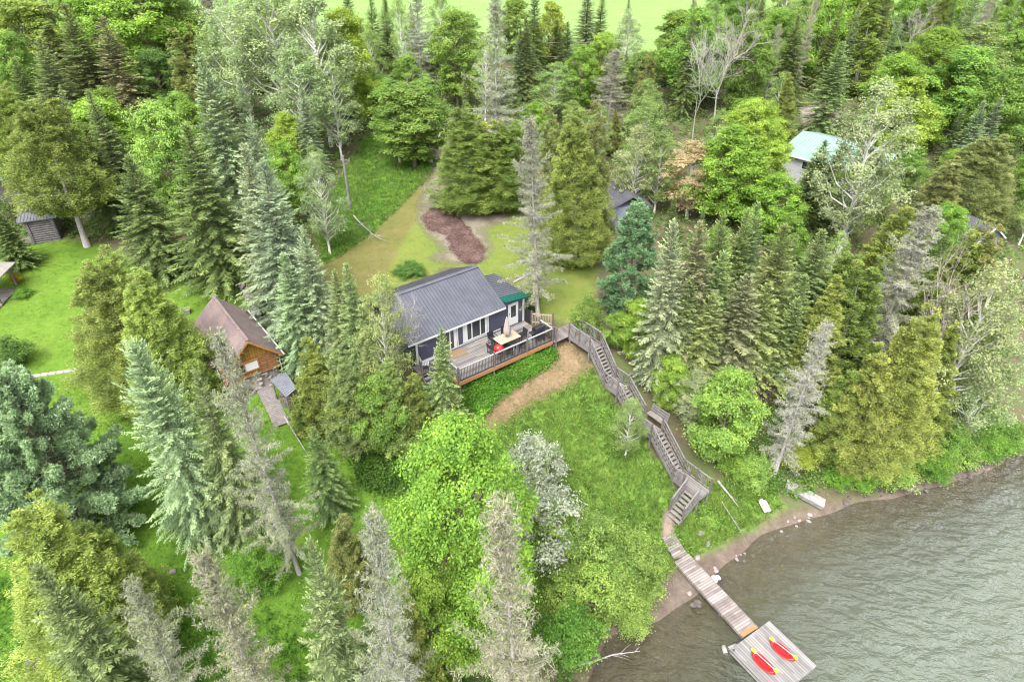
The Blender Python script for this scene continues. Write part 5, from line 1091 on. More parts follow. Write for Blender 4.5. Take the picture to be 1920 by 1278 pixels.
# steps at the bottom left
a = Vector(ground_at(76, 1232)); b = Vector(ground_at(78, 1300)); gs = thing('garden_steps', 'brown wooden garden steps going down the bank at the bottom left', 'steps', (a.x, a.y, a.z), math.atan2(b.y - a.y, b.x - a.x)); ln = (Vector((b.x, b.y)) - Vector((a.x, a.y))).length; s_ = (b.z - a.z) / ln
for i in range(8): q = MB(); x = i * .34; q.box(x, x + .27, -.5, .5, .12 + x * s_, .17 + x * s_); q.build('tread', M['log_trim'] if False else M['post'], gs)
q = MB()
for s in (-1, 1): q.bar((-.1, s * .53, .06), (2.9, s * .53, .06 + 3.0 * s_), .05, .2)
q.bar((-.6, .95, .9), (2.9, .95, .9 + 3.2 * s_), .05, .08)
for x in (-.5, 1.2, 2.8): q.bar((x, .95, -.3 + x * s_), (x, .95, .95 + x * s_), .07)
q.build('handrail', M['grey_wood'], gs)
# utility poles and the line
def pole(x, y, h, label):
    t = thing('utility_pole', label, 'utility pole', (x, y, zt(x, y))); q = MB(); q.tube([(0, 0, -.4), (0, 0, h)], [.14, .10], 10); q.build('pole', M['grey_wood'], t)
    q = MB(); q.bar((0, 0, h - .25), (.55, 0, h - .45), .05); q.bar((0, 0, h - .75), (.5, 0, h - .5), .03); q.tube([(.5, 0, h - .5), (.5, 0, h - .3)], .04); q.build('bracket', M['grey_wood'], t)
    return t
x, y, z = ground_at(657, 392); lo = 1.
h = min(np.arange(2, 15, .05), key=lambda h: abs(proj((x, y, z + h))[1] - 293)); pole(x, y, h, 'bare grey utility pole standing in the meadow behind the pale firs')
PY = 92.0; ends = []
for px in (-330, 545, 1404, 2250):
    d = ray(px, 62); t = PY / d[1]; p = CP + d * t; pole(p[0], PY, p[2] - zt(p[0], PY), {-330: 'utility pole beyond the wood on the far left', 545: 'utility pole standing behind the pale poplars', 1404: 'leaning grey utility pole among the trees by the leafless crown', 2250: 'utility pole beyond the wood on the far right'}[px]); ends.append(p)
for dz_, lb in ((-.1, 'upper'), (-1.7, 'lower')):
    q = MB(); pts_ = []
    for a, b in zip(ends[:-1], ends[1:]): pts_ += [Vector(a).lerp(Vector(b), t) + Vector((0, 0, dz_ - 1.1 * 4 * t * (1 - t))) for t in np.linspace(0, 1, 17)[:-1]]
    q.tube(pts_ + [Vector(ends[-1]) + Vector((0, 0, dz_))], .02, 5); tag(q.build('power_cable', M['pale_wood'], None), lb + ' of the two thin pale power cables strung through the treetops', 'cable', 'power cables behind the wood')

# ---------------------------------------------------------------- the trees one can tell apart: kind, top x, top y, foot y, width (photo pixels), colour, label
T = [
 # top left
 ('fir', 125, 8, 235, 120, 'fd', 'tall dark spruce with layered boughs at the upper left, taller than its neighbours'),
 ('fir', 60, 72, 265, 105, 'fg', 'blue green spruce with a long thin tip left of the tallest upper left spruce'),
 ('spire', 190, 32, 245, 75, 'fbr', 'narrow brown tipped spruce right of the tallest upper left spruce'),
 ('cedar', 330, 40, 240, 92, 'ceo', 'rounded olive brown cedar standing against the pale poplars'),
 ('cedar', 80, 40, 190, 85, 'ceo', 'olive cedar dome between the two tallest upper left spruces'),
 ('highcedar', 48, 170, 462, 165, 'ce', 'huge olive cedar overhanging the grey log shed'),
 ('highcedar', -25, 150, 392, 120, 'ce', 'olive cedar cut by the left edge above the teal outbuilding'),
 ('fir', 172, 168, 395, 95, 'fg', 'blue green spruce right of the huge olive cedar at the left'),
 ('fir', 130, 235, 400, 60, 'fg', 'small young spruce tucked beside the huge left hand cedar'),
 ('fir', 160, 235, 430, 80, 'fd', 'young spruce between the huge left hand cedar and the pale maple'),
 ('maple', 272, 195, 430, 130, 'ml', 'pale green maple crown between two spruces above the left lawn'),
 ('fir', 232, 290, 515, 140, 'fd', 'large dark spruce at the top edge of the left lawn, leftmost of the two'),
 ('fir', 345, 238, 535, 165, 'fd', 'large dark spruce at the top edge of the left lawn, right of its twin'),
 ('fir', 375, 100, 420, 125, 'fb', 'tall blue green fir above the twin dark spruces'),
 ('fir', 440, 150, 400, 85, 'fb', 'powder blue fir right of the tall blue green fir'),
 ('fir', 468, 222, 480, 95, 'fp', 'pale blue fir above the long row of silver firs'),
 ('fir', 455, 272, 570, 120, 'fp', 'silver green fir, leftmost at the head of the long silver row'),
 ('fir', 488, 302, 610, 150, 'fp', 'tall silver green fir in the long silver row'),
 ('fir', 562, 424, 668, 105, 'fp', 'silver fir at the lower right end of the long silver row'),
 ('fir', 530, 478, 690, 112, 'fb', 'blue green fir between the silver row and the log cabin'),
 ('fir', 624, 505, 690, 82, 'fg', 'mid green fir in front of the left end of the cottage roof'),
 ('fir', 655, 488, 715, 92, 'fg', 'slender fir with a thin leader before the brown lawn, left of the cottage'),
 ('aspen', 588, 292, 475, 85, 'as_', 'slender young aspen with a thin white stem at the meadow edge'),
 ('aspen', 415, -30, 240, 130, 'asp', 'pale grey green poplar, leftmost of the big pale clump at the top'),
 ('aspen', 490, -50, 255, 170, 'as_', 'big pale poplar in the middle of the pale clump at the top'),
 ('aspen', 575, -30, 275, 150, 'asp', 'big pale poplar, rightmost of the pale clump at the top'),
 ('aspen', 545, 90, 300, 120, 'as_', 'grey green poplar below the big pale clump'),
 ('aspen', 615, 120, 300, 90, 'as_', 'pale poplar at the dark edge of the meadow'),
 ('maple', 640, 20, 250, 90, 'my', 'yellow green maple right of the big pale poplars'),
 ('maple', 525, 212, 330, 75, 'my', 'small yellow green sapling amid the blue firs'),
 ('maple', 525, 270, 420, 80, 'mb', 'bright green undergrowth tree right of the silver firs'),
 ('fir', 560, 165, 330, 62, 'fb', 'small blue fir below the big pale poplars'),
 ('cedar', 535, 195, 300, 28, 'ceo', 'tiny olive cedar tip beside the yellow green sapling'),
 ('maple', 280, 95, 230, 75, 'md', 'dark green round tree left of the olive brown cedar'),
 ('aspen', 385, 55, 230, 100, 'asg', 'light green tree between the olive brown cedar and the pale poplars'),
 ('bare', 385, -30, 130, 80, 'gd', 'grey dead spruce top behind the olive brown cedar'),
 ('maple', 20, -5, 150, 130, 'ml', 'light green maple in the top left corner'),
 ('maple', 155, -15, 150, 95, 'mb', 'bright green maple behind the tallest upper left spruce'),
 ('maple', 240, -40, 170, 170, 'mb', 'large bright green maple along the top edge at the left'),
 ('maple', 310, -20, 150, 120, 'mm', 'green maple behind the olive brown cedar'),
 ('maple', 0, 60, 230, 90, 'mm', 'green broadleaf tree at the left edge above the olive cedar'),
 ('fir', 20, 110, 260, 80, 'fd', 'dark spruce behind the huge olive cedar at the left edge'),
 ('maple', 345, 190, 330, 65, 'mb', 'bright green bush like tree at the foot of the olive brown cedar'),
 # top centre
 ('fir', 650, -30, 120, 55, 'fd', 'dark spruce on the top edge, leftmost before the bright field'),
 ('fir', 685, -15, 165, 62, 'fd', 'dark spruce on the top edge, left one of a close pair before the field'),
 ('fir', 713, -8, 165, 62, 'fd', 'dark spruce on the top edge, right one of a close pair before the field'),
 ('aspen', 690, 45, 190, 55, 'asg', 'light green birch in front of the close pair of dark spruces'),
 ('aspen', 750, -10, 170, 60, 'asg', 'thin light green birch left of the grey spruce skeleton'),
 ('bare', 778, -30, 185, 85, 'gr', 'grey spruce skeleton with a clear pale trunk before the bright field'),
 ('aspen', 822, -20, 140, 60, 'asg', 'light green aspen against the bright field, right of the grey skeleton'),
 ('maple', 850, 18, 200, 95, 'mm', 'green maple between the grey skeleton and the tallest grey spruce'),
 ('maple', 690, 130, 215, 80, 'mm', 'green maple behind the birch clump, at its upper left'),
 ('maple', 655, 60, 210, 70, 'my', 'yellow green maple on the edge of the meadow shade'),
 ('aspen', 735, 148, 305, 95, 'mm', 'round green birch with white stems, left one in the clump above the driveway'),
 ('aspen', 797, 148, 305, 95, 'mm', 'round green birch with white stems, right one in the clump above the driveway'),
 ('maple', 765, 160, 312, 135, 'mm', 'green leafy crown in the middle of the birch clump'),
 ('bare', 925, -5, 330, 105, 'gl', 'tallest grey spruce, thin and lichen grey, standing over the olive cedars', 0),
 ('bigcedar', 872, 186, 392, 130, 'ced', 'wide olive cedar beside the driveway, left one of the joined dome'),
 ('bigcedar', 948, 225, 388, 130, 'ced', 'wide olive cedar behind the mulch patch, right one of the joined dome'),
 ('cedar', 910, 215, 392, 120, 'ce', 'olive cedar in the middle of the joined dome by the driveway'),
 ('bigcedar', 1095, 190, 492, 135, (.225, .265, .06), 'tall olive cedar with twin tips, left of the dark shed'),
 ('cedar', 1120, 184, 475, 90, 'ceo', 'tall brown tipped cedar close behind the twin tipped one'),
 ('cedar', 1038, 192, 410, 70, 'ceo', 'narrow brown olive cedar behind the grey lawn spruce'),
 ('bare', 1018, 222, 592, 105, 'gr', 'grey lichen covered spruce standing on the lawn beside the cottage porch', 1),
 ('fir', 972, 55, 185, 50, 'fg', 'blue green spruce right of the tallest grey spruce'),
 ('spire', 990, 33, 185, 42, 'fd', 'narrow dark spruce in a pair right of the tallest grey spruce'),
 ('fir', 1000, -30, 160, 60, 'fd', 'dark spruce against the bright field, middle of the top edge'),
 ('spire', 1046, 38, 150, 42, 'fd', 'narrow dark spruce, left of two matched spires near the top'),
 ('spire', 1067, 42, 160, 42, 'fd', 'narrow dark spruce, right of two matched spires near the top'),
 ('maple', 1030, 5, 140, 70, 'my', 'yellow green maple behind the two matched dark spires'),
 ('maple', 965, 0, 120, 70, 'mm', 'green maple against the bright field behind the tallest grey spruce'),
 ('aspen', 1040, 120, 225, 90, 'asg', 'light green birch below the two matched dark spires'),
 ('maple', 1092, 85, 215, 65, 'mb', 'bright green maple right of the two matched dark spires'),
 ('fir', 1102, -25, 105, 62, 'fg', 'wide green spruce on the top edge right of the middle'),
 ('spire', 1128, -10, 105, 36, 'fd', 'thin dark spruce on the top edge beside the wide green one'),
 ('bare', 1150, 92, 265, 82, 'gd', 'grey half dead conifer with a bare lower trunk behind the tall twin tipped cedar', 2),
 ('aspen', 1180, 22, 140, 62, 'asp', 'pale green aspen against the bright field, right of the thin dark spruce'),
 ('spire', 1181, 0, 60, 20, 'fg', 'small spruce tip standing in front of the bright field'),
 ('aspen', 1212, 185, 370, 90, 'asg', 'light green aspen with a white stem behind the dark shed'),
 ('aspen', 1200, 235, 400, 90, 'as_', 'grey green aspen leaning over the dark shed'),
 ('aspen', 1245, 250, 400, 80, 'asg', 'mid green aspen between the dark shed and the cream flowering tree'),
 ('slimpine', 1195, 380, 590, 138, 'pi', 'bushy blue green pine between the cottage lawn and the firs'),
 ('maple', 1215, 150, 260, 60, 'asg', 'light leafy tree behind the aspens of the dark shed'),
 ('cedar', 1215, 90, 230, 50, 'ceo', 'brownish cedar among the light aspens at the top right of the middle'),
 # right
 ('aspen', 1310, 268, 410, 115, 'cr', 'cream flowering tree in front of the yellow green maples'),
 ('bigmaple', 1430, 190, 400, 150, 'my', 'broad yellow green maple left of the mint roofed house, topmost'),
 ('maple', 1380, 240, 420, 130, 'mb', 'broad bright green maple between the cream flowering tree and the mint roofed house'),
 ('maple', 1465, 330, 450, 110, 'mb', 'bright green maple below the left corner of the mint roof'),
 ('leafless', 1370, 60, 265, 115, 'gr', 'leafless grey hardwood spreading its bare crown near the top'),
 ('leafless', 1325, 90, 270, 80, 'gl', 'leafless grey hardwood, smaller and left of the spreading one'),
 ('leafless', 1715, 30, 150, 70, 'gl', 'leafless brownish hardwood in the upper right wood'),
 ('fir', 1580, 80, 260, 92, 'fg', 'blue green spruce beside the gravel lane above the mint roof'),
 ('fir', 1500, 30, 200, 75, 'fd', 'dark spruce left of the gravel lane'),
 ('spire', 1547, 262, 420, 62, 'fd', 'slim spruce in front of the mint roof, left one of the pair'),
 ('spire', 1580, 268, 415, 62, 'fd', 'slim spruce in front of the mint roof, right one of the pair'),
 ('spire', 1520, 300, 430, 45, 'fd', 'small spruce below the window of the mint roofed house'),
 ('aspen', 1668, 162, 478, 155, 'asp', 'large pale birch with a white forked trunk right of the mint roof'),
 ('aspen', 1640, 280, 460, 120, 'asg', 'pale leafy birch below the large white trunked one'),
 ('maple', 1718, 150, 320, 120, 'my', 'yellow green maple behind the large pale birch'),
 ('bigmaple', 1770, 55, 230, 150, 'mb', 'large bright green maple in the upper right wood'),
 ('aspen', 1850, 45, 230, 130, 'asg', 'pale leaved aspen in the upper right corner'),
 ('maple', 1830, 90, 260, 120, 'mm', 'green maple under the pale leaved aspen at the upper right'),
 ('maple', 1905, 130, 300, 110, 'mm', 'green maple at the right edge above the olive dome'),
 ('fir', 1850, 190, 330, 60, 'fb', 'blue green spruce tip left of the olive dome at the right edge'),
 ('spire', 1875, 185, 320, 40, 'fb', 'thin blue spruce tip beside the olive dome at the right edge'),
 ('bigcedar', 1868, 245, 410, 150, 'ceo', 'broad olive brown cedar dome near the right edge'),
 ('cedar', 1790, 290, 430, 90, 'ceo', 'olive brown cedar left of the broad dome near the right edge'),
 ('fir', 1278, 418, 720, 120, 'fp', 'pale silver tipped fir, leftmost and largest of the fir grove'),
 ('spire', 1325, 410, 705, 85, 'fbr', 'brown tipped fir second from the left in the fir grove'),
 ('spire', 1372, 400, 660, 72, 'fo', 'narrow fir in the middle back of the fir grove'),
 ('spire', 1398, 392, 650, 62, 'fo', 'narrow brown tipped fir in the middle back of the fir grove'),
 ('spire', 1431, 388, 650, 72, 'fg', 'tall narrow green fir at the back of the fir grove'),
 ('spire', 1476, 420, 680, 88, 'fo', 'brown tipped fir, rightmost of the tall ones in the grove'),
 ('spire', 1402, 512, 735, 92, 'fbr', 'rusty brown topped fir at the front of the fir grove'),
 ('spire', 1442, 530, 730, 80, 'fo', 'green fir right of the rusty topped one at the front of the grove'),
 ('spire', 1358, 470, 700, 80, 'fg', 'green fir filling the middle of the fir grove'),
 ('spire', 1495, 560, 730, 62, 'fo', 'small green fir at the right foot of the fir grove'),
 ('fir', 1545, 430, 640, 110, 'fg', 'green fir behind the olive cedars right of the grove'),
 ('spire', 1512, 515, 690, 60, 'fg', 'young fir between the grove and the bleached spire'),
 ('cedar', 1565, 520, 730, 112, 'ceb', 'olive yellow cedar above the bleached spire'),
 ('cedar', 1640, 470, 690, 120, 'ced', 'dark olive cedar left of the grey spruce on the right'),
 ('cedar', 1590, 470, 650, 100, 'ced', 'dark olive cedar under the white birch trunk'),
 ('bare', 1738, 385, 680, 140, 'gr', 'large grey lichen hung spruce among the olive cedars on the right', 1),
 ('bigcedar', 1758, 565, 872, 150, 'ceb', 'big yellow olive cedar on the bank, right one of the broad pair'),
 ('cedar', 1668, 640, 872, 118, 'ceb', 'big yellow olive cedar on the bank, left one of the broad pair'),
 ('cedar', 1606, 690, 858, 95, 'ceb', 'yellow olive cedar right behind the bleached spire, lowest of the bank cedars'),
 ('cedar', 1712, 600, 850, 95, 'ce', 'olive cedar squeezed between the two big yellow ones on the bank'),
 ('cedar', 1812, 610, 845, 95, 'ce', 'olive cedar at the lake end of the bank group, beside the leaning willow'),
 ('bare', 1542, 598, 885, 92, 'gr', 'bleached dead spruce spire leaning right above the bank', 2),
 ('cedar', 1815, 425, 640, 110, 'ce', 'olive cedar hiding the small grey shed on the right'),
 ('cedar', 1838, 440, 640, 90, 'ce', 'olive yellow cedar directly in front of the small grey shed on the right'),
 ('cedar', 1880, 400, 640, 110, 'ceo', 'olive cedar at the right edge below the broad dome'),
 ('aspen', 1880, 500, 810, 150, 'as_', 'grey green willow leaning over the water at the right edge'),
 ('leafless', 1850, 560, 830, 110, 'gr', 'bare grey limbs mixed into the willow at the right edge'),
 ('aspen', 1905, 620, 845, 130, 'as_', 'grey green willow bush at the waterline, right edge'),
 ('cedar', 1700, 380, 560, 100, 'ce', 'olive cedar behind the large grey spruce on the right'),
 ('cedar', 1840, 520, 700, 100, 'ced', 'dark olive cedar behind the right edge willow'),
 # bank by the stairs
 ('maple', 1378, 690, 862, 125, 'ml', 'bright green broadleaf tree on the bank right of the stair bench'),
 ('maple', 1202, 565, 676, 80, 'mb', 'bright green sapling behind the upper stair flight'),
 ('maple', 1165, 588, 652, 62, 'mm', 'green sapling crowding the upper stair landing'),
 ('maple', 1262, 668, 765, 75, 'mb', 'green sapling leaning over the stair bench'),
 ('aspen', 1312, 700, 810, 84, 'asp', 'pale leaved bush like tree right of the stair bench'),
 ('aspen', 1186, 752, 855, 66, 'asg', 'small pale green sapling in front of the middle stair flight'),
 ('bush', 1105, 562, 640, 60, 'mm', 'dark green shrub beside the top of the stairway'),
 ('bush', 1332, 815, 866, 66, 'mb', 'bright green shrub above the lowest stair landing'),
 ('bush', 1385, 850, 905, 80, 'mb', 'bright green shrub right of the lowest stair landing'),
 ('bush', 1416, 858, 922, 76, 'bl', 'light green shrub behind the broken white boards'),
 ('bush', 1500, 838, 884, 80, 'my', 'yellow green shrub above the stranded dock section'),
 ('bush', 1585, 872, 922, 66, 'bu', 'green shrub right of the stranded dock section'),
 ('bush', 1672, 850, 925, 112, 'bl', 'light green shrub leaning over the stony waterline'),
 ('bush', 1630, 868, 925, 70, 'bu', 'dark green shrub on the stony waterline left of the light one'),
 ('bush', 1750, 850, 905, 90, 'bu', 'green shrub on the stony waterline right of the light one'),
 ('bush', 1815, 830, 885, 80, 'bl', 'olive green shrub on the stony waterline near the right edge'),
 ('bush', 1860, 815, 868, 80, 'bu', 'dark green shrub on the stony waterline beside the leaning willow'),
 ('bush', 1900, 795, 852, 80, 'bl', 'light green shrub on the stony waterline, cut by the right edge'),
 ('bush', 1795, 800, 872, 70, 'mm', 'mid green shrub behind the stony waterline under the willow trunk'),
 ('bush', 1840, 770, 845, 80, 'mm', 'mid green shrub higher on the bank under the willow'),
 ('bush', 1432, 715, 780, 50, (.16, .115, .08), 'reddish brown dead brush at the foot of the fir grove'),
 # lower left
 ('bigcedar', 165, 462, 735, 185, 'ceb', 'big yellow green cedar in the middle of the left lawn, left and taller half'),
 ('bigcedar', 240, 490, 760, 170, 'ceb', 'big yellow green cedar in the middle of the left lawn, right half'),
 ('larch', 258, 632, 985, 185, 'la', 'feathery blue green larch below the log cabin'),
 ('fir', 368, 695, 1000, 128, 'fg', 'dense green spruce right of the feathery larch'),
 ('pine', 0, 700, 1000, 300, 'pib', 'big soft blue green pine at the left edge'),
 ('bare', 425, 600, 1075, 118, 'gl', 'tall sparse grey spruce in front of the log cabin boardwalk', 1),
 ('bigcedar', 20, 930, 1240, 240, 'ceb', 'big yellow olive cedar at the lower left edge'),
 ('bigcedar', 150, 980, 1190, 140, 'ce', 'olive cedar right of the big lower left one'),
 ('fir', 80, 1052, 1390, 175, 'fg', 'green spruce before the garden steps at the bottom left'),
 ('bare', 212, 1082, 1420, 128, 'gl', 'grey lichen spruce with green tips, leftmost along the bottom edge', 1),
 ('bare', 390, 1035, 1440, 155, 'gl', 'grey lichen spruce with long bare side twigs, second along the bottom edge', 1),
 ('fir', 570, 1012, 1400, 155, 'fg', 'narrow green spruce standing between two grey ones on the bottom edge'),
 ('cedar', 635, 950, 1130, 95, 'ceo', 'small olive brown cedar behind the narrow green spruce'),
 ('bare', 682, 962, 1430, 150, 'gr', 'grey dead spruce left of the brightest maple at the bottom', 0),
 ('bare', 990, 958, 1470, 190, 'gl', 'tall grey cone shaped spruce right of the brightest maple at the bottom', 0),
 ('bigmaple', 850, 795, 1190, 270, 'mb', 'brightest and largest yellow green maple in the lower middle', None, 0),
 ('maple', 880, 1010, 1250, 140, 'mb', 'bright green sapling filling the foot of the largest maple, right side'),
 ('spire', 1300, 520, 730, 70, 'fg', 'green fir in front of the two leftmost of the grove'),
 ('spire', 1340, 545, 745, 72, 'fo', 'olive green fir at the front edge of the grove above the stair bench'),
 ('maple', 790, 1090, 1330, 130, 'mb', 'bright green sapling under the largest maple on the bottom edge'),
 ('cedar', 745, 1130, 1380, 130, 'ce', 'olive cedar on the bottom edge beside the bright sapling'),
 ('alder', 1003, 835, 955, 100, 'asp', 'white blossoming shrub at the edge of the grassy slope'),
 ('aspen', 945, 860, 1000, 70, 'asg', 'light green sapling between the largest maple and the white blossoming shrub'),
 ('fir', 958, 890, 1050, 40, 'fp', 'small silver fir tip beside the white blossoming shrub'),
 ('alder', 1045, 950, 1080, 130, 'mm', 'green shrub below the white blossoming shrub'),
 ('alder', 1120, 970, 1130, 150, 'bl', 'light green alder shrub left of the gangway head'),
 ('alder', 1190, 1010, 1150, 150, 'bl', 'light green alder shrub leaning over the beach beside the gangway'),
 ('alder', 1110, 1060, 1200, 170, 'bl', 'light green alder shrub at the corner of the beach'),
 ('alder', 1190, 1095, 1190, 110, 'bl', 'small alder shrub overhanging the beach'),
 ('bush', 1070, 1150, 1260, 110, 'bu', 'dark green shrub at the water beside the tall grey cone'),
 ('fir', 592, 805, 960, 85, 'fg', 'small dark fir on the lower lawn below the boardwalk'),
 ('alder', 465, 1030, 1130, 115, 'bu', 'dense bright green shrub on the lower left lawn'),
 ('cedar', 572, 632, 810, 95, 'ce', 'olive cedar beside the tin roofed woodshed'),
 ('cedar', 560, 720, 815, 60, 'ced', 'low olive cedar under the larger one by the woodshed'),
 ('cedar', 640, 650, 838, 105, (.26, .33, .12), 'grey green cedar like tree in the thicket below the cottage'),
 ('fir', 680, 640, 800, 70, 'fo', 'narrow olive spruce at the back of the thicket below the cottage'),
 ('maple', 705, 700, 852, 100, 'mm', 'mid green leafy tree at the front of the thicket below the cottage'),
 ('cedar', 742, 660, 846, 92, (.23, .30, .09), 'olive green cedar in the thicket nearest the deck steps'),
 ('aspen', 640, 690, 830, 100, 'ce', 'olive leafy tree on the left side of the thicket below the cottage'),
 ('cedar', 770, 690, 835, 80, 'ce', 'olive cedar against the left end of the deck'),
 ('aspen', 700, 520, 760, 100, (.25, .33, .11), 'light olive green birch covering the left end of the cottage roof'),
 ('leafless', 722, 575, 730, 95, 'gr', 'bare twiggy grey treetop in front of the cottage roof'),
 ('fir', 818, 612, 812, 78, 'fg', 'small green spruce in front of the cottage deck'),
 ('fir', 845, 730, 830, 70, 'fg', 'low green spruce at the left foot of the deck'),
 ('bush', 690, 780, 850, 100, 'mm', 'green shrub at the foot of the thicket below the cottage'),
 ('fir', -8, 398, 500, 72, 'fd', 'dark conifer bough mass at the left edge beside the slab steps'),
 ('bush', 5, 640, 705, 75, 'md', 'dark green shrub at the left edge of the lawn path'),
 ('bush', 25, 512, 535, 26, (.42, .40, .02), 'round golden shrub beside the garden shelter'),
 ('bush', 38, 543, 565, 34, 'bu', 'leafy green plant in front of the garden shelter'),
 ('bush', 765, 498, 527, 60, 'md', 'dark low juniper on the lawn behind the cottage roof'),
 ('bush', 995, 555, 590, 36, 'md', 'dark round shrub beside the white trimmed cottage corner'),
]
for row in T:
    kind, tx, ty, by, wp, col, lab = row[:7]
    var = row[7] if len(row) > 7 else None
    if len(row) > 8: var = row[8]
    if kind in ('bush', 'alder'): by -= .26 * wp       # the foot stands behind the lowest leaves
    t_ = tree_px(kind, tx, ty, by, wp * {'bare': 1.18, 'fir': 1.16, 'spire': 1.22}.get(kind, 1), col, lab, None, var)
    if 'blossoming' in lab and kind == 'alder':
        o = bpy.data.objects.new('blossoms', KINDS['bush'][1][1]); COL.objects.link(o); o.parent = t_; o.scale = (5.2 / 3.0, 5.2 / 3.0, 4.5 / 2.8); o.color = (.42, .46, .34, 1)

# ---------------------------------------------------------------- the wood behind: single trees between the ones above
PA_ = np.array([(t[0], t[1]) for t in TREES]); taken = [(t[0], t[1], t[3]) for t in TREES]
OPEN = [P_FIELD, P_DRIVE, P_DRIVE2, P_LANE] + Z_LAWN + Z_GRASS + Z_TALL + [P_PATH]
WOODS = [poly_px(p) for p in (
    [(-150, 150), (-150, 420), (40, 380), (200, 430), (330, 450), (520, 450), (640, 280), (700, 250), (830, 230), (830, 150), (-150, 60)],
    [(830, 120), (830, 260), (1000, 330), (1060, 400), (1140, 420), (1240, 480), (1500, 480), (1700, 560), (1880, 700), (2050, 760), (2100, 120)],)]
WOODS[0] = np.array([(-75, 46), (-30, 52), (-14, 50), (-11, 60), (-9, 72), (-3, 78), (-3, 98), (-20, 98), (-38, 104), (-85, 112), (-95, 70)])
WOODS[1] = np.array([(-3, 98), (-1, 74), (6, 62), (12, 52), (14, 44), (24, 42), (33, 40), (44, 44), (60, 50), (95, 80), (100, 118), (60, 112), (35, 105), (5, 98)])
KEEP = [((house.location.x, house.location.y), 9), ((mh.location.x + 3, mh.location.y), 6.5), ((sh.location.x, sh.location.y), 3.2), ((s2.location.x, s2.location.y), 3), ((ls.location.x, ls.location.y + 2), 4), ((tl.location.x, tl.location.y), 4)]
def inside(x, y, poly): return sdist(np.array([x]), np.array([y]), poly)[0]
fr_rng = np.random.default_rng(23); ZONE = [('left wood', -999, -22), ('wood behind the driveway', -22, 4), ('wood behind the dark shed', 4, 26), ('wood around the mint roofed house', 26, 48), ('far right wood', 48, 999)]
MIX = [('fir', 'fd', 'dark green spruce', .20), ('spire', 'fg', 'narrow green spruce', .13), ('cedar', 'ce', 'olive cedar', .12), ('maple', 'mb', 'bright green maple', .17), ('maple', 'mm', 'mid green maple', .16), ('aspen', 'asg', 'light green aspen', .16), ('bare', 'gl', 'grey dying spruce', .06)]
SCR = []
for x_, y_, h_, w_, k_ in TREES:
    z_ = zt(x_, y_); bx_, by_ = proj((x_, y_, z_)); tx_, ty_ = proj((x_, y_, z_ + h_)); SCR.append((bx_, by_, tx_, ty_, w_ * FPX / ((np.array([x_, y_, z_]) - CP) @ FW), y_))
def clear_height(x, y, z, h, w):
    """lowers a filler that would hide one of the surveyed trees behind it"""
    bx, by = proj((x, y, z)); wp = w * FPX / ((np.array([x, y, z]) - CP) @ FW)
    for sx, sy, tx, ty, sw, yy in SCR:
        if yy > y and sy < by + 6 and abs((sx + tx) / 2 - bx) < (wp + sw) * .36:
            lim = ty + .62 * (sy - ty)
            while h > 1.5 and proj((x, y, z + h))[1] < lim: h *= .93
    return h
pr_ = np.array([m_[3] for m_ in MIX]); pr_ /= pr_.sum(); made = 0
for _ in range(9000):
    if made >= 215: break
    wd_ = WOODS[int(fr_rng.random() < .6)]
    lo = wd_.min(0); hi = wd_.max(0); x, y = fr_rng.uniform(lo, hi)
    if inside(x, y, wd_) < 0: continue
    if any(math.hypot(x - a, y - b) < max(2.1, .62 * w_) for a, b, w_ in taken): continue
    if any(math.hypot(x - c[0], y - c[1]) < r_ for c, r_ in KEEP): continue
    if any(inside(x, y, p) > -.8 for p in OPEN): continue
    z = zt(x, y); px, py = proj((x, y, z + 4))
    if px < -150 or px > 2070 or z < .6: continue
    k_ = int(fr_rng.choice(len(MIX), p=pr_)); kind, col, lab, _p = MIX[k_]
    hgt = fr_rng.uniform(7.5, 11) * (1 + .15 * (y > 80)); 
    if x > 14 and y < 62: hgt *= .62
    if 5 < x < 30 and y < 66: hgt *= .75
    wdt = {'fir': .32, 'spire': .2, 'cedar': .38, 'maple': .55, 'aspen': .42, 'bare': .28}[kind] * hgt * fr_rng.uniform(.85, 1.15)
    if abs(x) < 24 and y > 86: hgt *= .8
    h0_ = hgt; hgt = clear_height(x, y, z, hgt, wdt)
    if hgt < 3.2: continue
    wdt *= (hgt / h0_) ** .6
    zn = next(q[0] for q in ZONE if q[1] <= x < q[2])
    plant(kind, x, y, hgt, wdt, col, lab + ' standing among the others in the ' + zn, lab + 's of the ' + zn)
    taken.append((x, y, wdt)); made += 1
print('filler trees', made, 'named', len(T))

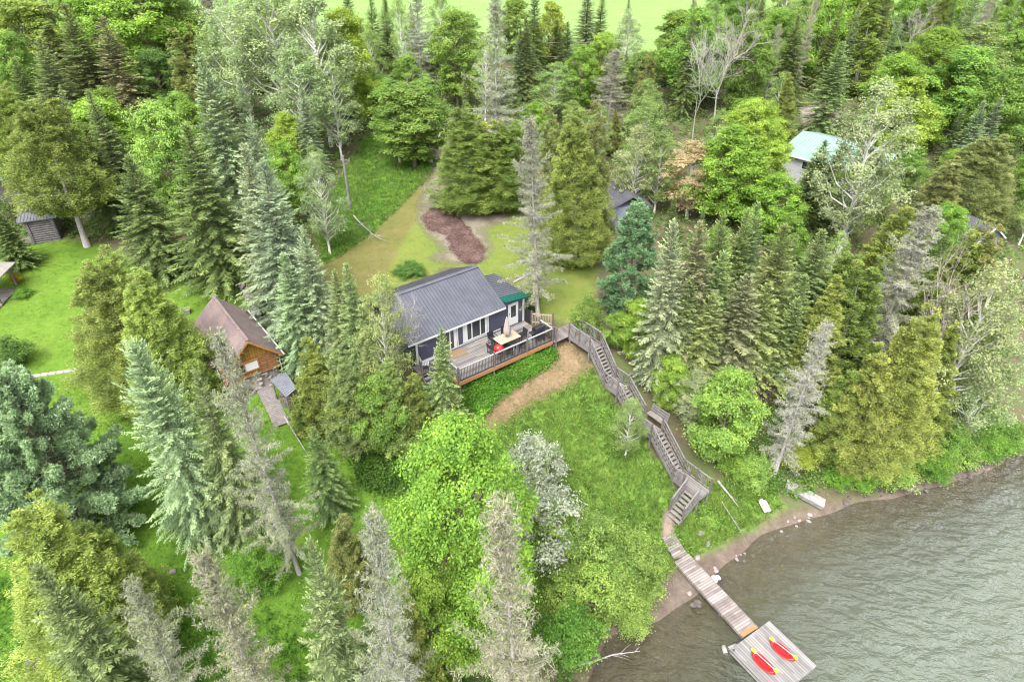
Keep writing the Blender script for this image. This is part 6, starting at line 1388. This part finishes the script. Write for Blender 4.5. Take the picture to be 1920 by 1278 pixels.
# ---------------------------------------------------------------- ground cover
def cover(name, n, polys, build, avoid=(), seed=5, kind='stuff', mat='leaf', color=(.12, .26, .02), bounds=None, tags=None):
    g_ = np.random.default_rng(seed); pts = []
    for p in polys:
        lo = p.min(0); hi = p.max(0); a = (hi - lo).prod(); c = g_.uniform(lo, hi, (int(n * 3), 2)); c = c[sdist(c[:, 0], c[:, 1], p) > .05]
        pts.append(c[:n])
    pts = np.concatenate(pts)
    for p in avoid: pts = pts[sdist(pts[:, 0], pts[:, 1], p) < -.12]
    z = zt(pts[:, 0], pts[:, 1]); pts = pts[z > .1]; z = z[z > .1]
    L = Leaves(); build(L, np.c_[pts, z], g_); me = L.mesh(name, M[mat]); o = bpy.data.objects.new(name, me); COL.objects.link(o); o.color = (*color, 1); return tag(o, kind=kind)
def blades(h0, h1, w_, lie=.5, nb=5, patch=.25):
    def f(L, P, g_):
        big = np.sin(P[:, 0] * 1.7 + 2 * np.sin(P[:, 1] * .9)) * np.sin(P[:, 1] * 1.3 + 1.4 * np.sin(P[:, 0] * .8))
        for _ in range(nb):
            N = len(P); a = np.c_[g_.normal(0, lie, N), g_.normal(0, lie, N) - .1, np.ones(N)]; L.add(P + np.c_[g_.normal(0, .07, (N, 2)), np.full(N, -.03)], a, g_.normal(0, 1, (N, 3)) * [1, 1, .2], g_.uniform(h0, h1, N) * (1 + .35 * big), w_ * g_.uniform(.7, 1.3, N), .45 + patch * big + g_.normal(0, .16, N))
    return f
def herbs(r0, r1, hmax, nb=9, patch=.2):
    def f(L, P, g_):
        big = np.sin(P[:, 0] * 1.1 + 2 * np.sin(P[:, 1] * .7)) * np.sin(P[:, 1] * .9 + 1)
        for _ in range(nb):
            N = len(P); c = P + np.c_[g_.normal(0, .16, (N, 2)), g_.uniform(.0, hmax, N) * (1 + .6 * big)]; nn = np.array([0, 0, 1.]) + g_.normal(0, .45, (N, 3)); a = np.cross(nn, g_.normal(0, 1, (N, 3)))
            L.add(c, a, np.cross(a, nn), g_.uniform(r0, r1, N), g_.uniform(r0, r1, N) * .7, .45 + patch * big + g_.normal(0, .15, N))
    return f
BLD = [np.array([hw(-9.2, .1), hw(.3, .1), hw(.3, -9.4), hw(-9.2, -9.4)])]
av = [P_PATH, P_FOOT, P_DRIVE, P_MULCH] + BLD
cover('tall_grass', 9000, Z_TALL, blades(.2, .5, .035, .5, 5, .26), av, 5, color=(.19, .28, .06))
cover('meadow_plants', 1500, Z_TALL, herbs(.07, .15, .4, 10), av, 6, color=(.15, .28, .05))
cover('meadow_grass', 5200, [Z_GRASS[1]], blades(.2, .45, .04, .5, 5, .2), av, 7, color=(.165, .25, .06))
cover('meadow_plants', 900, [Z_GRASS[1]], herbs(.08, .16, .45, 9), av, 17, color=(.10, .24, .03))
cover('grass', 16000, [Z_GRASS[0]], blades(.08, .18, .03, .7, 4, .25), av, 8, color=(.14, .25, .03))
cover('lawn_grass', 11000, [Z_LAWN[0]], blades(.04, .09, .03, .9, 4, .18), av, 9, color=(.14, .235, .035))
cover('lawn_grass', 6000, [Z_LAWN[1]], blades(.03, .07, .028, .9, 3, .18), av, 10, color=(.175, .205, .05))
cover('lawn_weeds', 650, [Z_LAWN[0]], herbs(.05, .11, .06, 8, .3), av, 31, color=(.15, .22, .04))
cover('lawn_weeds', 420, [Z_LAWN[1]], herbs(.05, .10, .05, 7, .3), av, 32, color=(.20, .20, .07))
cover('meadow_weeds', 900, [Z_GRASS[0]], herbs(.07, .15, .12, 9, .3), av, 33, color=(.16, .27, .05))
cover('wood_chips', 2600, [P_MULCH], herbs(.05, .13, .03, 4, .1), [], 41, mat='twig', color=(.115, .07, .06))
cover('path_grass', 420, [P_PATH], blades(.05, .14, .03, .7, 5, .2), [], 42, color=(.15, .21, .05))
cover('path_litter', 900, [P_PATH], herbs(.04, .09, .02, 3, .1), [], 43, mat='twig', color=(.20, .15, .09))
cover('drive_grass', 380, [P_DRIVE], blades(.04, .10, .03, .8, 5, .2), [P_MULCH], 44, color=(.17, .20, .06))
P_BED = np.array([hw(-7.4, -.6), hw(.1, -.4), hw(.15, .75), hw(-2, 1.0), hw(-5, 1.5), hw(-7.6, 2.4)])
cover('deck_plants', 1300, [P_BED], herbs(.07, .16, .45, 12), (), 12, color=(.115, .27, .028))
NEARW = [np.array([(11, 36.5), (13, 41), (20, 44), (32, 42), (34.5, 35.3), (28, 32.8), (22, 30.8), (17, 29.5), (14.5, 30.5), (12.2, 31.5)]), np.array([(-34, 14), (-34, 22), (-22, 22), (-8, 20), (2, 21), (4.5, 20.6), (3.5, 17), (0, 15.5), (-12, 12.5)])]
cover('undergrowth', 4200, [NEARW[0]], herbs(.10, .22, .6, 11), av, 13, color=(.14, .25, .05))
cover('undergrowth', 3000, [NEARW[1]], herbs(.08, .18, .4, 9), av, 14, color=(.08, .20, .025))
cover('undergrowth', 9000, WOODS, herbs(.14, .34, .7, 10), av + [P_FIELD, P_LANE] + Z_GRASS + Z_LAWN, 15, color=(.14, .25, .05))
cover('thicket', 1500, [np.array([hw(-14, -3), hw(-8.6, -1.5), hw(-7.8, .6), hw(-8.4, 4.0), hw(-12, 4.5), hw(-15, 1)])], herbs(.1, .2, .7, 12), [], 16, color=(.09, .18, .03))
